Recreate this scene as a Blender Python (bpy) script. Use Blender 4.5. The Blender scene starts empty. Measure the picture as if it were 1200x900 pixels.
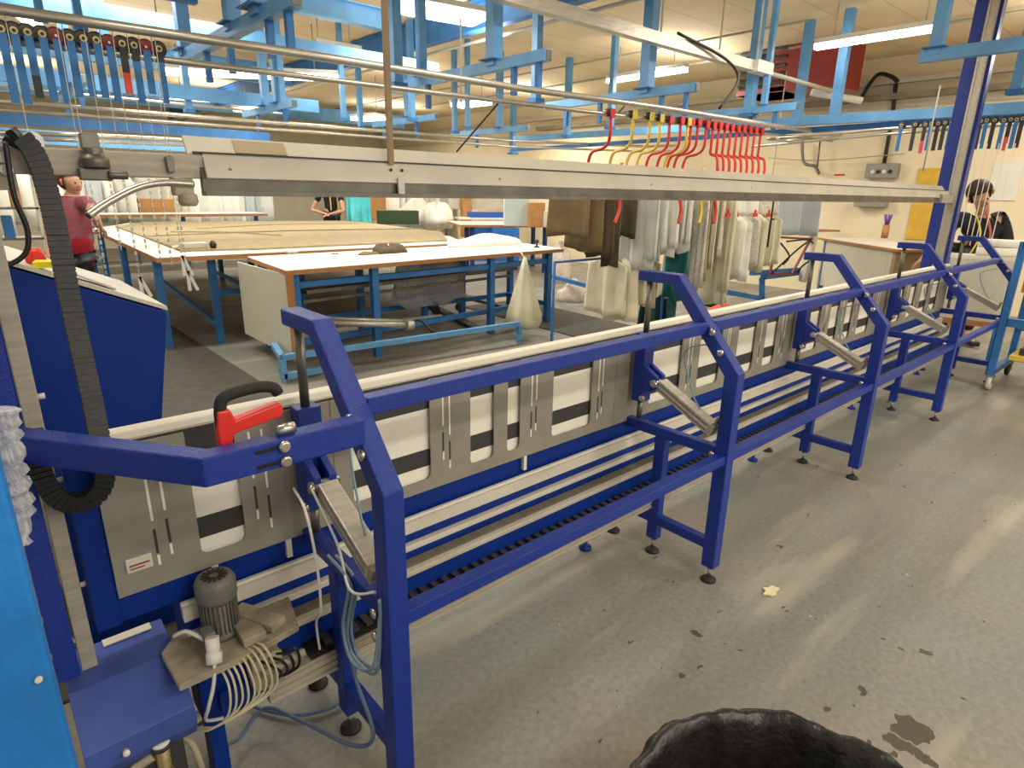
import bpy, bmesh, math, random
from mathutils import Vector, Matrix
random.seed(7)
PI = math.pi
scene = bpy.context.scene
COL = scene.collection

# ------------------------------------------------------------------ camera
FPX, CAMH = 718.0, 1.62
MX = Vector((0.75080108, -0.18460874, 0.63420609))
MY = Vector((-0.66032213, -0.23376559, 0.71367243))
MZ = Vector((0.0165054, -0.95460634, -0.29741269))
def ray(x, y):
    c = Vector((x - 600, y - 450, FPX))
    return Vector((MX.dot(c), MY.dot(c), MZ.dot(c)))
def at(x, y, X=None, Y=None, Z=None):
    r = ray(x, y)
    t = (Z - CAMH) / r.z if Z is not None else (X / r.x if X is not None else Y / r.y)
    return Vector((0, 0, CAMH)) + r * t
def dp(x, y, d):
    return Vector((0, 0, CAMH)) + ray(x, y) * (d / FPX)
cam_data = bpy.data.cameras.new('camera'); cam = bpy.data.objects.new('camera', cam_data)
COL.objects.link(cam); scene.camera = cam
cam_data.sensor_width = 36; cam_data.lens = 36 * FPX / 1200; cam_data.clip_start = 0.05; cam_data.clip_end = 100
R3 = Matrix(((MX.x, -MX.y, -MX.z), (MY.x, -MY.y, -MY.z), (MZ.x, -MZ.y, -MZ.z)))
cam.matrix_world = Matrix.Translation((0, 0, CAMH)) @ R3.to_4x4()

# ------------------------------------------------------------------ materials
def srgb(r, g, b):
    f = lambda c: (c / 255 / 12.92) if c / 255 <= 0.04045 else ((c / 255 + 0.055) / 1.055) ** 2.4
    return (f(r), f(g), f(b), 1)
MATS = {}
def mat(name, col, rough=0.5, metal=0.0, var=0.0, vscale=8.0, bump=0.0, bscale=60.0, spec=0.5, emit=None, alpha=None, col2=None, trans=0.0, stretch=None):
    if name in MATS: return MATS[name]
    m = bpy.data.materials.new(name); m.use_nodes = True; nt = m.node_tree; N = nt.nodes; L = nt.links
    b = N['Principled BSDF']
    b.inputs['Roughness'].default_value = rough; b.inputs['Metallic'].default_value = metal
    b.inputs['Specular IOR Level'].default_value = spec
    c = srgb(*col); b.inputs['Base Color'].default_value = c
    tc = N.new('ShaderNodeTexCoord'); mp = N.new('ShaderNodeMapping'); L.new(tc.outputs['Object'], mp.inputs['Vector'])
    if stretch: mp.inputs['Scale'].default_value = stretch
    if var > 0 or col2:
        nz = N.new('ShaderNodeTexNoise'); nz.inputs['Scale'].default_value = vscale; nz.inputs['Detail'].default_value = 5
        L.new(mp.outputs[0], nz.inputs['Vector'])
        cr = N.new('ShaderNodeValToRGB')
        if col2: a, d = srgb(*col2), c
        else: a, d = tuple(max(0, x * (1 - var)) for x in c[:3]) + (1,), tuple(min(1, x * (1 + var)) for x in c[:3]) + (1,)
        cr.color_ramp.elements[0].position = 0.35; cr.color_ramp.elements[1].position = 0.65
        cr.color_ramp.elements[0].color = a; cr.color_ramp.elements[1].color = d
        L.new(nz.outputs['Fac'], cr.inputs[0]); L.new(cr.outputs[0], b.inputs['Base Color'])
    if bump > 0:
        nb = N.new('ShaderNodeTexNoise'); nb.inputs['Scale'].default_value = bscale; nb.inputs['Detail'].default_value = 3
        L.new(mp.outputs[0], nb.inputs['Vector'])
        bp = N.new('ShaderNodeBump'); bp.inputs['Strength'].default_value = bump; bp.inputs['Distance'].default_value = 0.004
        L.new(nb.outputs['Fac'], bp.inputs['Height']); L.new(bp.outputs[0], b.inputs['Normal'])
    if emit: b.inputs['Emission Color'].default_value = srgb(*col); b.inputs['Emission Strength'].default_value = emit
    if alpha is not None: b.inputs['Alpha'].default_value = alpha
    if trans: b.inputs['Transmission Weight'].default_value = trans
    MATS[name] = m; return m

M_BLUE = mat('hammered_blue_paint', (4, 46, 146), 0.3, var=0.1, vscale=60, bump=0.8, bscale=330, spec=0.5)
M_BLUEP = mat('smooth_blue_panel', (2, 44, 128), 0.5, var=0.06, vscale=5, spec=0.25)
M_SKY = mat('light_blue_steel_paint', (98, 158, 208), 0.45, var=0.12, vscale=4)
M_SKYD = mat('mid_blue_steel_paint', (46, 112, 176), 0.5, var=0.15, vscale=6)
M_NEARB = mat('blue_post_paint', (22, 118, 198), 0.5, var=0.2, vscale=7, bump=0.3, bscale=90)
M_ALU = mat('brushed_aluminium', (196, 190, 176), 0.4, metal=0.55, var=0.12, vscale=9, stretch=(1, 8, 8))
M_STEEL = mat('bright_steel', (205, 200, 190), 0.25, metal=0.9)
M_DSTEEL = mat('dull_steel', (120, 116, 106), 0.4, metal=0.7, var=0.2, vscale=10)
M_PLATE = mat('grey_coated_plate', (150, 145, 131), 0.5, metal=0.15, var=0.06, vscale=12, bump=0.15, bscale=300)
M_CREAM = mat('cream_board', (240, 235, 218), 0.6, var=0.05, vscale=3)
M_BEIGE = mat('beige_painted_metal', (208, 201, 185), 0.5, var=0.06, vscale=5)
M_GREYB = mat('warm_grey_metal', (176, 167, 149), 0.5, metal=0.1, var=0.12, vscale=7, stretch=(1, 10, 10))
M_DARKS = mat('charcoal_strip', (58, 56, 56), 0.6)
M_BLACK = mat('black_plastic', (22, 21, 20), 0.45, bump=0.2, bscale=80)
M_RUBBER = mat('black_rubber', (30, 29, 27), 0.7)
M_RED = mat('red_plastic', (222, 46, 34), 0.4)
M_YEL = mat('yellow_plastic', (232, 205, 70), 0.45)
M_CASTG = mat('cast_grey_motor', (112, 110, 101), 0.55, metal=0.2, var=0.15, vscale=14, bump=0.3, bscale=100)
M_DUSTY = mat('dusty_machine_metal', (160, 150, 128), 0.7, metal=0.1, var=0.28, vscale=14, bump=0.3, bscale=60)
M_WHITEP = mat('white_plastic', (224, 220, 208), 0.4)
M_WOOD = mat('plywood_edge', (176, 122, 70), 0.6, var=0.2, vscale=12, stretch=(1, 1, 12))
M_BROWNST = mat('brown_strut', (150, 128, 98), 0.6, var=0.1, vscale=12)
M_LAM = mat('white_laminate', (232, 228, 216), 0.35, var=0.03, vscale=2)
M_PAPERB = mat('pale_board', (206, 202, 182), 0.75, var=0.06, vscale=9, stretch=(14, 14, 1))
M_BROWNC = mat('brown_table_cloth', (152, 137, 104), 0.95, var=0.16, vscale=7, bump=0.5, bscale=30, stretch=(1, 3, 1))
M_SKIN = mat('skin', (206, 156, 128), 0.55)
M_FLUO = mat('lit_fluorescent_tube', (255, 250, 238), 0.5, emit=12.0)
M_FIXT = mat('white_lamp_housing', (232, 228, 218), 0.5)
M_HAIR = mat('dark_hair', (58, 30, 26), 0.6, bump=0.5, bscale=120)
M_PLBAG = mat('clear_plastic_film', (226, 212, 200), 0.25, var=0.12, vscale=20, bump=1.0, bscale=25, alpha=0.8)
M_CHAIN = mat('zinc_chain', (196, 192, 180), 0.35, metal=0.6)

# ------------------------------------------------------------------ mesh helpers
def NB(): return bmesh.new()
def quad(bm, vs):
    try: return bm.faces.new(vs)
    except ValueError: return None
def box(bm, x0, x1, y0, y1, z0, z1):
    v = [bm.verts.new(p) for p in ((x0,y0,z0),(x1,y0,z0),(x1,y1,z0),(x0,y1,z0),(x0,y0,z1),(x1,y0,z1),(x1,y1,z1),(x0,y1,z1))]
    for f in ((0,3,2,1),(4,5,6,7),(0,1,5,4),(1,2,6,5),(2,3,7,6),(3,0,4,7)): bm.faces.new([v[i] for i in f])
    return bm
def prism(bm, poly, axis, a, b):
    """extrude 2-D polygon; axis 'X' -> poly=(y,z); 'Y' -> (x,z); 'Z' -> (x,y)"""
    def P(p, t): return {'X': (t, p[0], p[1]), 'Y': (p[0], t, p[1]), 'Z': (p[0], p[1], t)}[axis]
    A = [bm.verts.new(P(p, a)) for p in poly]; B = [bm.verts.new(P(p, b)) for p in poly]
    bm.faces.new(A); bm.faces.new(B[::-1]); n = len(poly)
    for i in range(n): bm.faces.new([A[i], B[i], B[(i+1) % n], A[(i+1) % n]])
    return bm
def basis(d, up=Vector((0, 0, 1))):
    d = Vector(d).normalized()
    if abs(d.dot(up)) > 0.95: up = Vector((1, 0, 0))
    s = d.cross(up).normalized(); u = s.cross(d).normalized()
    return s, u
def beam(bm, p, q, w, h, up=Vector((0, 0, 1))):
    p, q = Vector(p), Vector(q); s, u = basis(q - p, Vector(up)); s = s * w / 2; u = u * h / 2
    A = [bm.verts.new(p + a * s + b * u) for a, b in ((-1,-1),(1,-1),(1,1),(-1,1))]
    B = [bm.verts.new(q + a * s + b * u) for a, b in ((-1,-1),(1,-1),(1,1),(-1,1))]
    bm.faces.new(A); bm.faces.new(B[::-1])
    for i in range(4): bm.faces.new([A[i], B[i], B[(i+1) % 4], A[(i+1) % 4]])
    return bm
def tube(bm, pts, r, seg=8, closed=False):
    pts = [Vector(p) for p in pts]; rs = r if isinstance(r, (list, tuple)) else [r] * len(pts)
    rings = []; prev = None
    for i, p in enumerate(pts):
        d = (pts[min(i+1, len(pts)-1)] - pts[max(i-1, 0)])
        if d.length < 1e-9: d = Vector((0, 0, 1))
        if prev is None: s, u = basis(d)
        else:
            dn = d.normalized(); s = (prev - dn * prev.dot(dn))
            s = s.normalized() if s.length > 1e-6 else basis(d)[0]; u = s.cross(dn).normalized()
        prev = s
        rings.append([bm.verts.new(p + (s * math.cos(2*PI*k/seg) + u * math.sin(2*PI*k/seg)) * rs[i]) for k in range(seg)])
    for a, b in zip(rings, rings[1:]):
        for k in range(seg):
            f = bm.faces.new([a[k], a[(k+1) % seg], b[(k+1) % seg], b[k]]); f.smooth = seg > 5
    bm.faces.new(rings[0][::-1]); bm.faces.new(rings[-1])
    return bm
def lathe(bm, c, prof, seg=24, axis='Z'):
    c = Vector(c); rings = []
    for r, z in prof:
        ring = []
        for k in range(seg):
            a = 2*PI*k/seg; p = (r*math.cos(a), r*math.sin(a), z)
            if axis == 'X': p = (p[2], p[0], p[1])
            if axis == 'Y': p = (p[0], p[2], p[1])
            ring.append(bm.verts.new(c + Vector(p)))
        rings.append(ring)
    for a, b in zip(rings, rings[1:]):
        for k in range(seg):
            f = bm.faces.new([a[k], a[(k+1) % seg], b[(k+1) % seg], b[k]]); f.smooth = True
    bm.faces.new(rings[0][::-1]); bm.faces.new(rings[-1])
    return bm
def bez(pts, n=6):
    """Catmull-Rom through pts"""
    P = [Vector(p) for p in pts]; P = [P[0]] + P + [P[-1]]; out = []
    for i in range(1, len(P) - 2):
        for k in range(n):
            t = k / n; a, b, c, d = P[i-1], P[i], P[i+1], P[i+2]
            out.append(0.5 * ((2*b) + (c-a)*t + (2*a-5*b+4*c-d)*t*t + (3*b-a-3*c+d)*t*t*t))
    out.append(P[-2]); return out
ORIG = {}
def obj(name, bm, m, parent=None, bevel=0.0, loc=None):
    bmesh.ops.recalc_face_normals(bm, faces=bm.faces)
    if parent is not None: o0 = ORIG[parent.name]
    elif loc is not None: o0 = Vector(loc)
    else:
        vs = [v.co for v in bm.verts]
        o0 = Vector((sum(v.x for v in vs)/len(vs), sum(v.y for v in vs)/len(vs), min(v.z for v in vs)))
    for v in bm.verts: v.co -= o0
    me = bpy.data.meshes.new(name); bm.to_mesh(me); bm.free()
    o = bpy.data.objects.new(name, me); COL.objects.link(o); me.materials.append(m)
    if parent is not None: o.parent = parent
    else: o.location = o0
    ORIG[o.name] = o0.copy()
    if bevel > 0:
        b = o.modifiers.new('bevel', 'BEVEL'); b.width = bevel; b.segments = 2; b.limit_method = 'ANGLE'
    return o
def tag(o, label=None, cat=None, group=None, kind=None):
    if label: o['label'] = label
    if cat: o['category'] = cat
    if group: o['group'] = group
    if kind: o['kind'] = kind
    return o
def thing(name, loc, label, cat, group=None):
    o = bpy.data.objects.new(name, None); COL.objects.link(o); o.location = loc; o.empty_display_size = 0.1
    ORIG[o.name] = Vector(loc); return tag(o, label, cat, group)
def struct(name, bm, m): return tag(obj(name, bm, m, loc=(0, 0, 0)), kind='structure')
def copy_tree(o, parent=None):
    c = o.copy(); COL.objects.link(c); c.parent = parent
    ORIG[c.name] = ORIG[o.name].copy()
    for ch in [k for k in bpy.data.objects if k.parent == o]: copy_tree(ch, c)
    return c
def bx(x0, x1, y0, y1, z0, z1): return box(NB(), x0, x1, y0, y1, z0, z1)
ORD = ['first','second','third','fourth','fifth','sixth','seventh','eighth','ninth','tenth','eleventh','twelfth','thirteenth','fourteenth','fifteenth','sixteenth','seventeenth','eighteenth','nineteenth','twentieth','twenty-first','twenty-second','twenty-third','twenty-fourth','twenty-fifth','twenty-sixth','twenty-seventh','twenty-eighth','twenty-ninth','thirtieth']

# ------------------------------------------------------------------ room
XW, YW, ZC = 11.5, 20.0, 3.75
def floor_mat():
    m = bpy.data.materials.new('painted_concrete'); m.use_nodes = True; N = m.node_tree.nodes; L = m.node_tree.links
    b = N['Principled BSDF']; tc = N.new('ShaderNodeTexCoord')
    def noise(s, d=6, st=None):
        n = N.new('ShaderNodeTexNoise'); n.inputs['Scale'].default_value = s; n.inputs['Detail'].default_value = d
        mp = N.new('ShaderNodeMapping'); L.new(tc.outputs['Object'], mp.inputs[0])
        if st: mp.inputs['Scale'].default_value = st
        L.new(mp.outputs[0], n.inputs['Vector']); return n
    def ramp(n, p0, c0, p1, c1):
        r = N.new('ShaderNodeValToRGB'); r.color_ramp.elements[0].position = p0; r.color_ramp.elements[1].position = p1
        r.color_ramp.elements[0].color = c0; r.color_ramp.elements[1].color = c1; L.new(n, r.inputs[0]); return r
    def mix(f, a, bb, typ='MIX'):
        x = N.new('ShaderNodeMix'); x.data_type = 'RGBA'; x.blend_type = typ
        if isinstance(f, float): x.inputs[0].default_value = f
        else: L.new(f, x.inputs[0])
        if isinstance(a, tuple): x.inputs[6].default_value = a
        else: L.new(a, x.inputs[6])
        if isinstance(bb, tuple): x.inputs[7].default_value = bb
        else: L.new(bb, x.inputs[7])
        return x.outputs[2]
    base = ramp(noise(0.9).outputs['Fac'], 0.38, srgb(131, 135, 128), 0.62, srgb(145, 138, 126)).outputs[0]
    fine = ramp(noise(45).outputs['Fac'], 0.3, srgb(215, 215, 215), 0.7, (1, 1, 1, 1)).outputs[0]
    c = mix(0.75, base, fine, 'MULTIPLY')
    # worn pale traffic streaks running along the machine
    st = ramp(noise(1.6, 4, (0.35, 2.2, 1)).outputs['Fac'], 0.56, (0, 0, 0, 1), 0.68, (1, 1, 1, 1)).outputs[0]
    c = mix(st, c, srgb(160, 154, 138))
    c = mix(0.5, c, c)
    # dark specks and scuffs
    sp = ramp(noise(9, 8, (1, 1.9, 1)).outputs['Fac'], 0.695, (0, 0, 0, 1), 0.705, (1, 1, 1, 1)).outputs[0]
    c = mix(sp, c, srgb(76, 72, 62))
    sp2 = ramp(noise(16, 2, (1.6, .8, 1)).outputs['Fac'], 0.76, (0, 0, 0, 1), 0.78, (1, 1, 1, 1)).outputs[0]
    c = mix(sp2, c, srgb(196, 190, 172))
    # the chipped dark blotches by the bin
    nz = noise(9, 4)
    sub = N.new('ShaderNodeVectorMath'); sub.operation = 'MULTIPLY_ADD'
    L.new(nz.outputs['Color'], sub.inputs[0]); sub.inputs[1].default_value = (0.16, 0.16, 0); L.new(tc.outputs['Object'], sub.inputs[2])
    for (px, py, rr, rx) in ((1068,853,.035,1),(1055,870,.028,1),(1077,885,.02,1),(1050,885,.013,1),(1006,808,.012,1),(975,830,.012,1),(1125,816,.008,1),(818,741,.013,1),(797,793,.014,1),(862,761,.008,1),(1030,750,.009,1),(1055,762,.009,1),(1088,765,.014,1),(705,861,.007,1),(722,810,.005,1)):
        P = at(px, py, Z=0)
        d = N.new('ShaderNodeVectorMath'); d.operation = 'DISTANCE'; L.new(sub.outputs[0], d.inputs[0]); d.inputs[1].default_value = (P.x + .08, P.y + .08, 0)
        lt = N.new('ShaderNodeMath'); lt.operation = 'LESS_THAN'; L.new(d.outputs['Value'], lt.inputs[0]); lt.inputs[1].default_value = rr * 1.25
        c = mix(lt.outputs[0], c, srgb(80, 75, 62))
    L.new(c, b.inputs['Base Color']); b.inputs['Roughness'].default_value = 0.5; b.inputs['Specular IOR Level'].default_value = 0.35
    rr = ramp(noise(3).outputs['Fac'], 0.3, (.36, .36, .36, 1), 0.7, (.6, .6, .6, 1)); L.new(rr.outputs[0], b.inputs['Roughness'])
    return m
def wall_mat(name, col, line_axis=2, lines=0.0):
    m = bpy.data.materials.new(name); m.use_nodes = True; N = m.node_tree.nodes; L = m.node_tree.links; b = N['Principled BSDF']
    tc = N.new('ShaderNodeTexCoord'); nz = N.new('ShaderNodeTexNoise'); nz.inputs['Scale'].default_value = 1.5; nz.inputs['Detail'].default_value = 6
    L.new(tc.outputs['Object'], nz.inputs['Vector'])
    cr = N.new('ShaderNodeValToRGB'); c = srgb(*col); cr.color_ramp.elements[0].position = .3; cr.color_ramp.elements[1].position = .7
    cr.color_ramp.elements[0].color = tuple(x*.88 for x in c[:3]) + (1,); cr.color_ramp.elements[1].color = c
    L.new(nz.outputs['Fac'], cr.inputs[0]); out = cr.outputs[0]
    if lines:
        wv = N.new('ShaderNodeTexWave'); wv.inputs['Scale'].default_value = lines; wv.bands_direction = 'XYZ'[line_axis]
        wv.wave_profile = 'SAW'; L.new(tc.outputs['Object'], wv.inputs['Vector'])
        r2 = N.new('ShaderNodeValToRGB'); r2.color_ramp.elements[0].position = 0.0; r2.color_ramp.elements[1].position = 0.05
        r2.color_ramp.elements[0].color = (.72, .7, .66, 1); r2.color_ramp.elements[1].color = (1, 1, 1, 1)
        L.new(wv.outputs['Fac'], r2.inputs[0]); mx = N.new('ShaderNodeMix'); mx.data_type = 'RGBA'; mx.blend_type = 'MULTIPLY'; mx.inputs[0].default_value = 1
        L.new(out, mx.inputs[6]); L.new(r2.outputs[0], mx.inputs[7]); out = mx.outputs[2]
    L.new(out, b.inputs['Base Color']); b.inputs['Roughness'].default_value = .75
    return m
struct('floor', bx(-6, XW, -6, YW, -0.1, 0), floor_mat())
struct('wall_right', bx(XW, XW + .15, -6, YW, 0, ZC), wall_mat('cream_wall_paint', (246, 230, 194)))
struct('wall_back', bx(-6, XW, YW, YW + .15, 0, ZC), wall_mat('pale_wall_paint', (236, 226, 202)))
struct('wall_left', bx(-6.15, -6, 3, YW, 0, ZC), wall_mat('pale_wall_paint_left', (236, 226, 202)))
struct('ceiling', bx(-6, XW, -6, YW, ZC, ZC + .1), wall_mat('cream_roof_boards', (236, 214, 174), 1, 0.5))
# wall trims seen at the right: boxed conduit and a chamfer line under the roof
bm = NB(); box(bm, XW - .12, XW, -2, YW, 3.35, 3.42); box(bm, XW - .05, XW, -2, YW, 3.0, 3.05); struct('trim_1', bm, M_BEIGE)
bm = NB(); box(bm, XW - .2, XW, -2, 12, 3.12, 3.2); struct('trim_2', bm, mat('grey_cable_tray', (150, 140, 118), .6, var=.2, vscale=6))

# roof beams
def ibeam(name, p, q, h, m, label):
    bm = NB(); p, q = Vector(p), Vector(q)
    beam(bm, p, q, .02, h); beam(bm, p + Vector((0,0,h/2)), q + Vector((0,0,h/2)), .12, .015); beam(bm, p - Vector((0,0,h/2)), q - Vector((0,0,h/2)), .12, .015)
    return tag(obj(name, bm, m), kind='structure')
ibeam('trim_3', (5.0, 3.0, 3.57), (5.0, YW, 3.57), .3, M_SKYD, '')
ibeam('trim_4', (-1, 7.0, 3.5), (4.35, 7.0, 3.5), .2, M_SKY, '')
ibeam('trim_5', (-4, 11.5, 3.5), (4.9, 11.5, 3.5), .3, M_SKY, '')
ibeam('trim_6', (-4, 16.0, 3.45), (10, 16.0, 3.45), .3, M_SKY, '')
bm = NB(); tube(bm, [(5.2, 3, 3.38), (5.2, YW, 3.38)], .02, 6); struct('trim_7', bm, M_BEIGE)
bm = NB(); tube(bm, [(9.6, -2, 3.7), (9.6, YW, 3.7)], .02, 6); tube(bm, [(8.3, 4, 3.7), (8.3, YW, 3.7)], .015, 6); struct('trim_8', bm, M_GREYB)

# dark rubber mats
tag(obj('rubber_mat', bx(-3, 1.75, 2.15, 8.6, 0.0, .012), mat('dark_mat', (74, 70, 64), .85, var=.15, vscale=10, bump=.3, bscale=150)), 'large dark rubber floor mat behind the blue control cabinet, left of the tables', 'floor mat')
tag(obj('rubber_mat', prism(NB(), [(5.25,4.45),(6.3,4.5),(6.5,7.2),(5.4,7.2)], 'Z', 0, .012), MATS['dark_mat']), 'dark floor mat beyond the right end of the white-topped table', 'floor mat')
# ------------------------------------------------------------------ the long clamping machine
FX = [.645, 2.212, 3.81, 5.40, 6.99]
mach = thing('fabric_clamping_machine', (3.8, 1.5, 0), 'long hammered-blue steel clamping machine with five angled frames and slotted grey plates', 'machine')
HW = .028
def frame_part(x):
    bm = NB()
    prof = [(1.13,.075),(1.13,.955),(1.445,1.312),(1.645,1.312),(1.645,1.268),(1.472,1.268),(1.19,.938),(1.19,.075)]
    prism(bm, prof, 'X', x - HW, x + HW)
    box(bm, x - .02, x + .02, 1.19, 1.66, .585, .632)       # mid crossbar
    box(bm, x - .022, x + .022, 1.435, 1.49, .075, .586)    # rear leg
    box(bm, x - .02, x + .02, 1.19, 1.436, .155, .2)        # brace
    box(bm, x - .02, x + .02, 1.49, 1.72, .155, .2)
    o = obj('support_frame', bm, M_BLUE, mach, .004)
    for y in (1.16, 1.462, 1.70):
        f = NB(); lathe(f, (x, y, 0), [(.033,0),(.033,.008),(.02,.018),(.012,.02)], 16); obj('levelling_foot', f, M_RUBBER, o)
        f = NB(); lathe(f, (x, y, .015), [(.008,0),(.008,.062)], 8); lathe(f, (x, y, .062), [(.014,0),(.014,.01)], 6); obj('foot_screw', f, M_STEEL, o)
    for (y, z) in ((1.262,1.105),(1.215,1.03),(1.2,.60),(1.2,.53)):
        f = NB(); lathe(f, (x - HW - .012, y, z), [(.006,0),(.014,.003),(.014,.012)], 10, 'X'); obj('bolt', f, M_STEEL, o)
    return o
for x in FX: frame_part(x)
for a, b in zip(FX, FX[1:]):
    obj('upper_rail', bx(a + HW, b - HW, 1.283, 1.328, 1.094, 1.138), M_BLUE, mach, .003)
    obj('lower_rail', bx(a + HW, b - HW, 1.136, 1.180, .573, .612), M_BLUE, mach, .003)
# back panel and base body
PX0, PX1 = .085, 7.06
obj('base_panel', bx(PX0, PX1, 1.672, 1.72, .53, .612), M_BLUEP, mach, .003)
obj('end_panel', bx(.082, .136, 1.664, 1.72, .53, 1.03), M_BLUEP, mach, .002)
obj('backing_board', bx(.14, PX1, 1.670, 1.69, .613, 1.02), M_CREAM, mach)
obj('charcoal_band', bx(.14, PX1, 1.667, 1.6705, .70, .762), M_DARKS, mach)
obj('upper_charcoal_band', bx(.14, PX1, 1.667, 1.6705, .912, 1.022), M_DARKS, mach)
obj('white_top_edge', bx(.17, PX1, 1.678, 1.722, 1.022, 1.045), M_CREAM, mach, .004)
wins = [(.342,.462),(.80,1.097),(1.271,1.383),(1.45,1.516),(1.694,1.933),(2.35,2.60),(2.76,2.97),(3.14,3.34),(3.46,3.60),
        (3.95,4.2),(4.35,4.5),(4.62,4.75),(4.87,5.1),(5.55,5.8),(5.95,6.1),(6.25,6.45),(6.55,6.75)]
def plate_poly(x0, x1, ws, zb=.612, zt=1.018, zw=.655, r=.022):
    p = [(x0, zb), (x1, zb), (x1, zt)]
    for (a, b) in ws[::-1]:
        p.append((b, zt))
        for k in range(5):
            t = k / 4 * PI / 2; p.append((b - r + r*math.cos(t), zw + r - r*math.sin(t)))
        for k in range(5):
            t = k / 4 * PI / 2; p.append((a + r - r*math.sin(t), zw + r - r*math.cos(t)))
        p.append((a, zt))
    p.append((x0, zt)); return p
segs = [(.138, .74), (.742, 2.09), (2.092, 3.70), (3.702, 5.28), (5.282, 7.04)]
for (a, b) in segs:
    ws = [w for w in wins if w[0] > a and w[1] < b]
    o = obj('slotted_plate', prism(NB(), plate_poly(a, b, ws), 'Y', 1.654, 1.66), M_PLATE, mach)
slot_x = [.24,.272,.50,.535,.70,1.15,1.178,1.575,1.6,1.975,2.0,2.3,2.66,2.69,3.03,3.05,3.4,3.66,3.70,4.27,4.29,4.56,4.81,5.2,5.24,5.87,5.9,6.17,6.5]
for i, x in enumerate(slot_x):
    dz = .02 * ((i * 7) % 3)
    obj('slot', bx(x - .003, x + .003, 1.6525, 1.6545, .80 + dz, .98), M_CREAM, mach); obj('slot', bx(x - .003, x + .003, 1.6525, 1.6545, .67 + dz, .70 + dz), M_CREAM, mach)
    obj('slot_band_gap', bx(x - .003, x + .003, 1.6525, 1.6545, .705 + dz, .775 + dz), M_DARKS, mach)  # dark stretch of slot where the charcoal band shows through
# small tab plate near the left end of the grey plate
bm = NB(); box(bm, .165, .225, 1.648, 1.655, .675, .715); t = obj('name_tab', bm, M_BEIGE, mach, .002)
bm = NB(); box(bm, .172, .218, 1.6465, 1.648, .693, .697); box(bm, .172, .206, 1.6465, 1.648, .684, .687); obj('printed_line', bm, mat('print_red', (150, 60, 50), .6), t)
for x in (.37, .58, 1.55, 3.1, 4.6): obj('standoff', bx(x-.008, x+.008, 1.655, 1.67, .55, .615), M_WHITEP, mach)
# stepped trough under the panel (profile Y,Z)
X0, X1 = .27, 7.03
def run(name, y0, y1, z0, z1, m, x0=X0, x1=X1, bev=0): return obj(name, bx(x0, x1, y0, y1, z0, z1), m, mach, bev)
run('trough_body', 1.656, 1.76, .30, .53, M_BLUEP)
run('beige_shelf', 1.632, 1.656, .484, .528, M_BEIGE)
run('shelf_lip', 1.644, 1.656, .528, .536, M_WHITEP)
run('blue_step', 1.645, 1.656, .42, .484, M_BLUEP)
run('white_slide_rail', 1.618, 1.645, .424, .446, M_BEIGE, bev=.003)
run('lower_blue_step', 1.622, 1.645, .36, .424, M_BLUEP)
run('toothed_belt', 1.580, 1.616, .392, .400, mat('grey_toothed_belt', (128, 122, 110), .7, col2=(96, 92, 84), vscale=2, stretch=(140, 1, 1)))
run('chrome_slide_bar', 1.552, 1.580, .374, .394, M_BEIGE, bev=.004)
run('front_blue_step', 1.552, 1.60, .30, .374, M_BLUEP)
run('cable_trough', 1.484, 1.552, .300, .316, M_BLACK, .55)
bm = NB()
for x in [ .6 + .045*k for k in range(100)]: box(bm, x, x + .022, 1.49, 1.545, .316, .326)
tag(obj('cable_chain_links', bm, M_DARKS, mach))
bm = NB(); box(bm, .42, X1, 1.478, 1.57, .226, .300)
for z in (.232, .255, .278): box(bm, .42, X1, 1.472, 1.48, z, z + .012)
obj('extruded_beam', bm, M_GREYB, mach)
# machine legs below beam
for x in (1.98, 3.58, 5.17, 6.76):
    bm = NB(); box(bm, x-.02, x+.02, 1.66, 1.70, .06, .30); lathe(bm, (x, 1.68, 0), [(.03,0),(.03,.012),(.01,.02),(.01,.07)], 12); obj('trough_leg', bm, M_BLUEP, mach)

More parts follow.
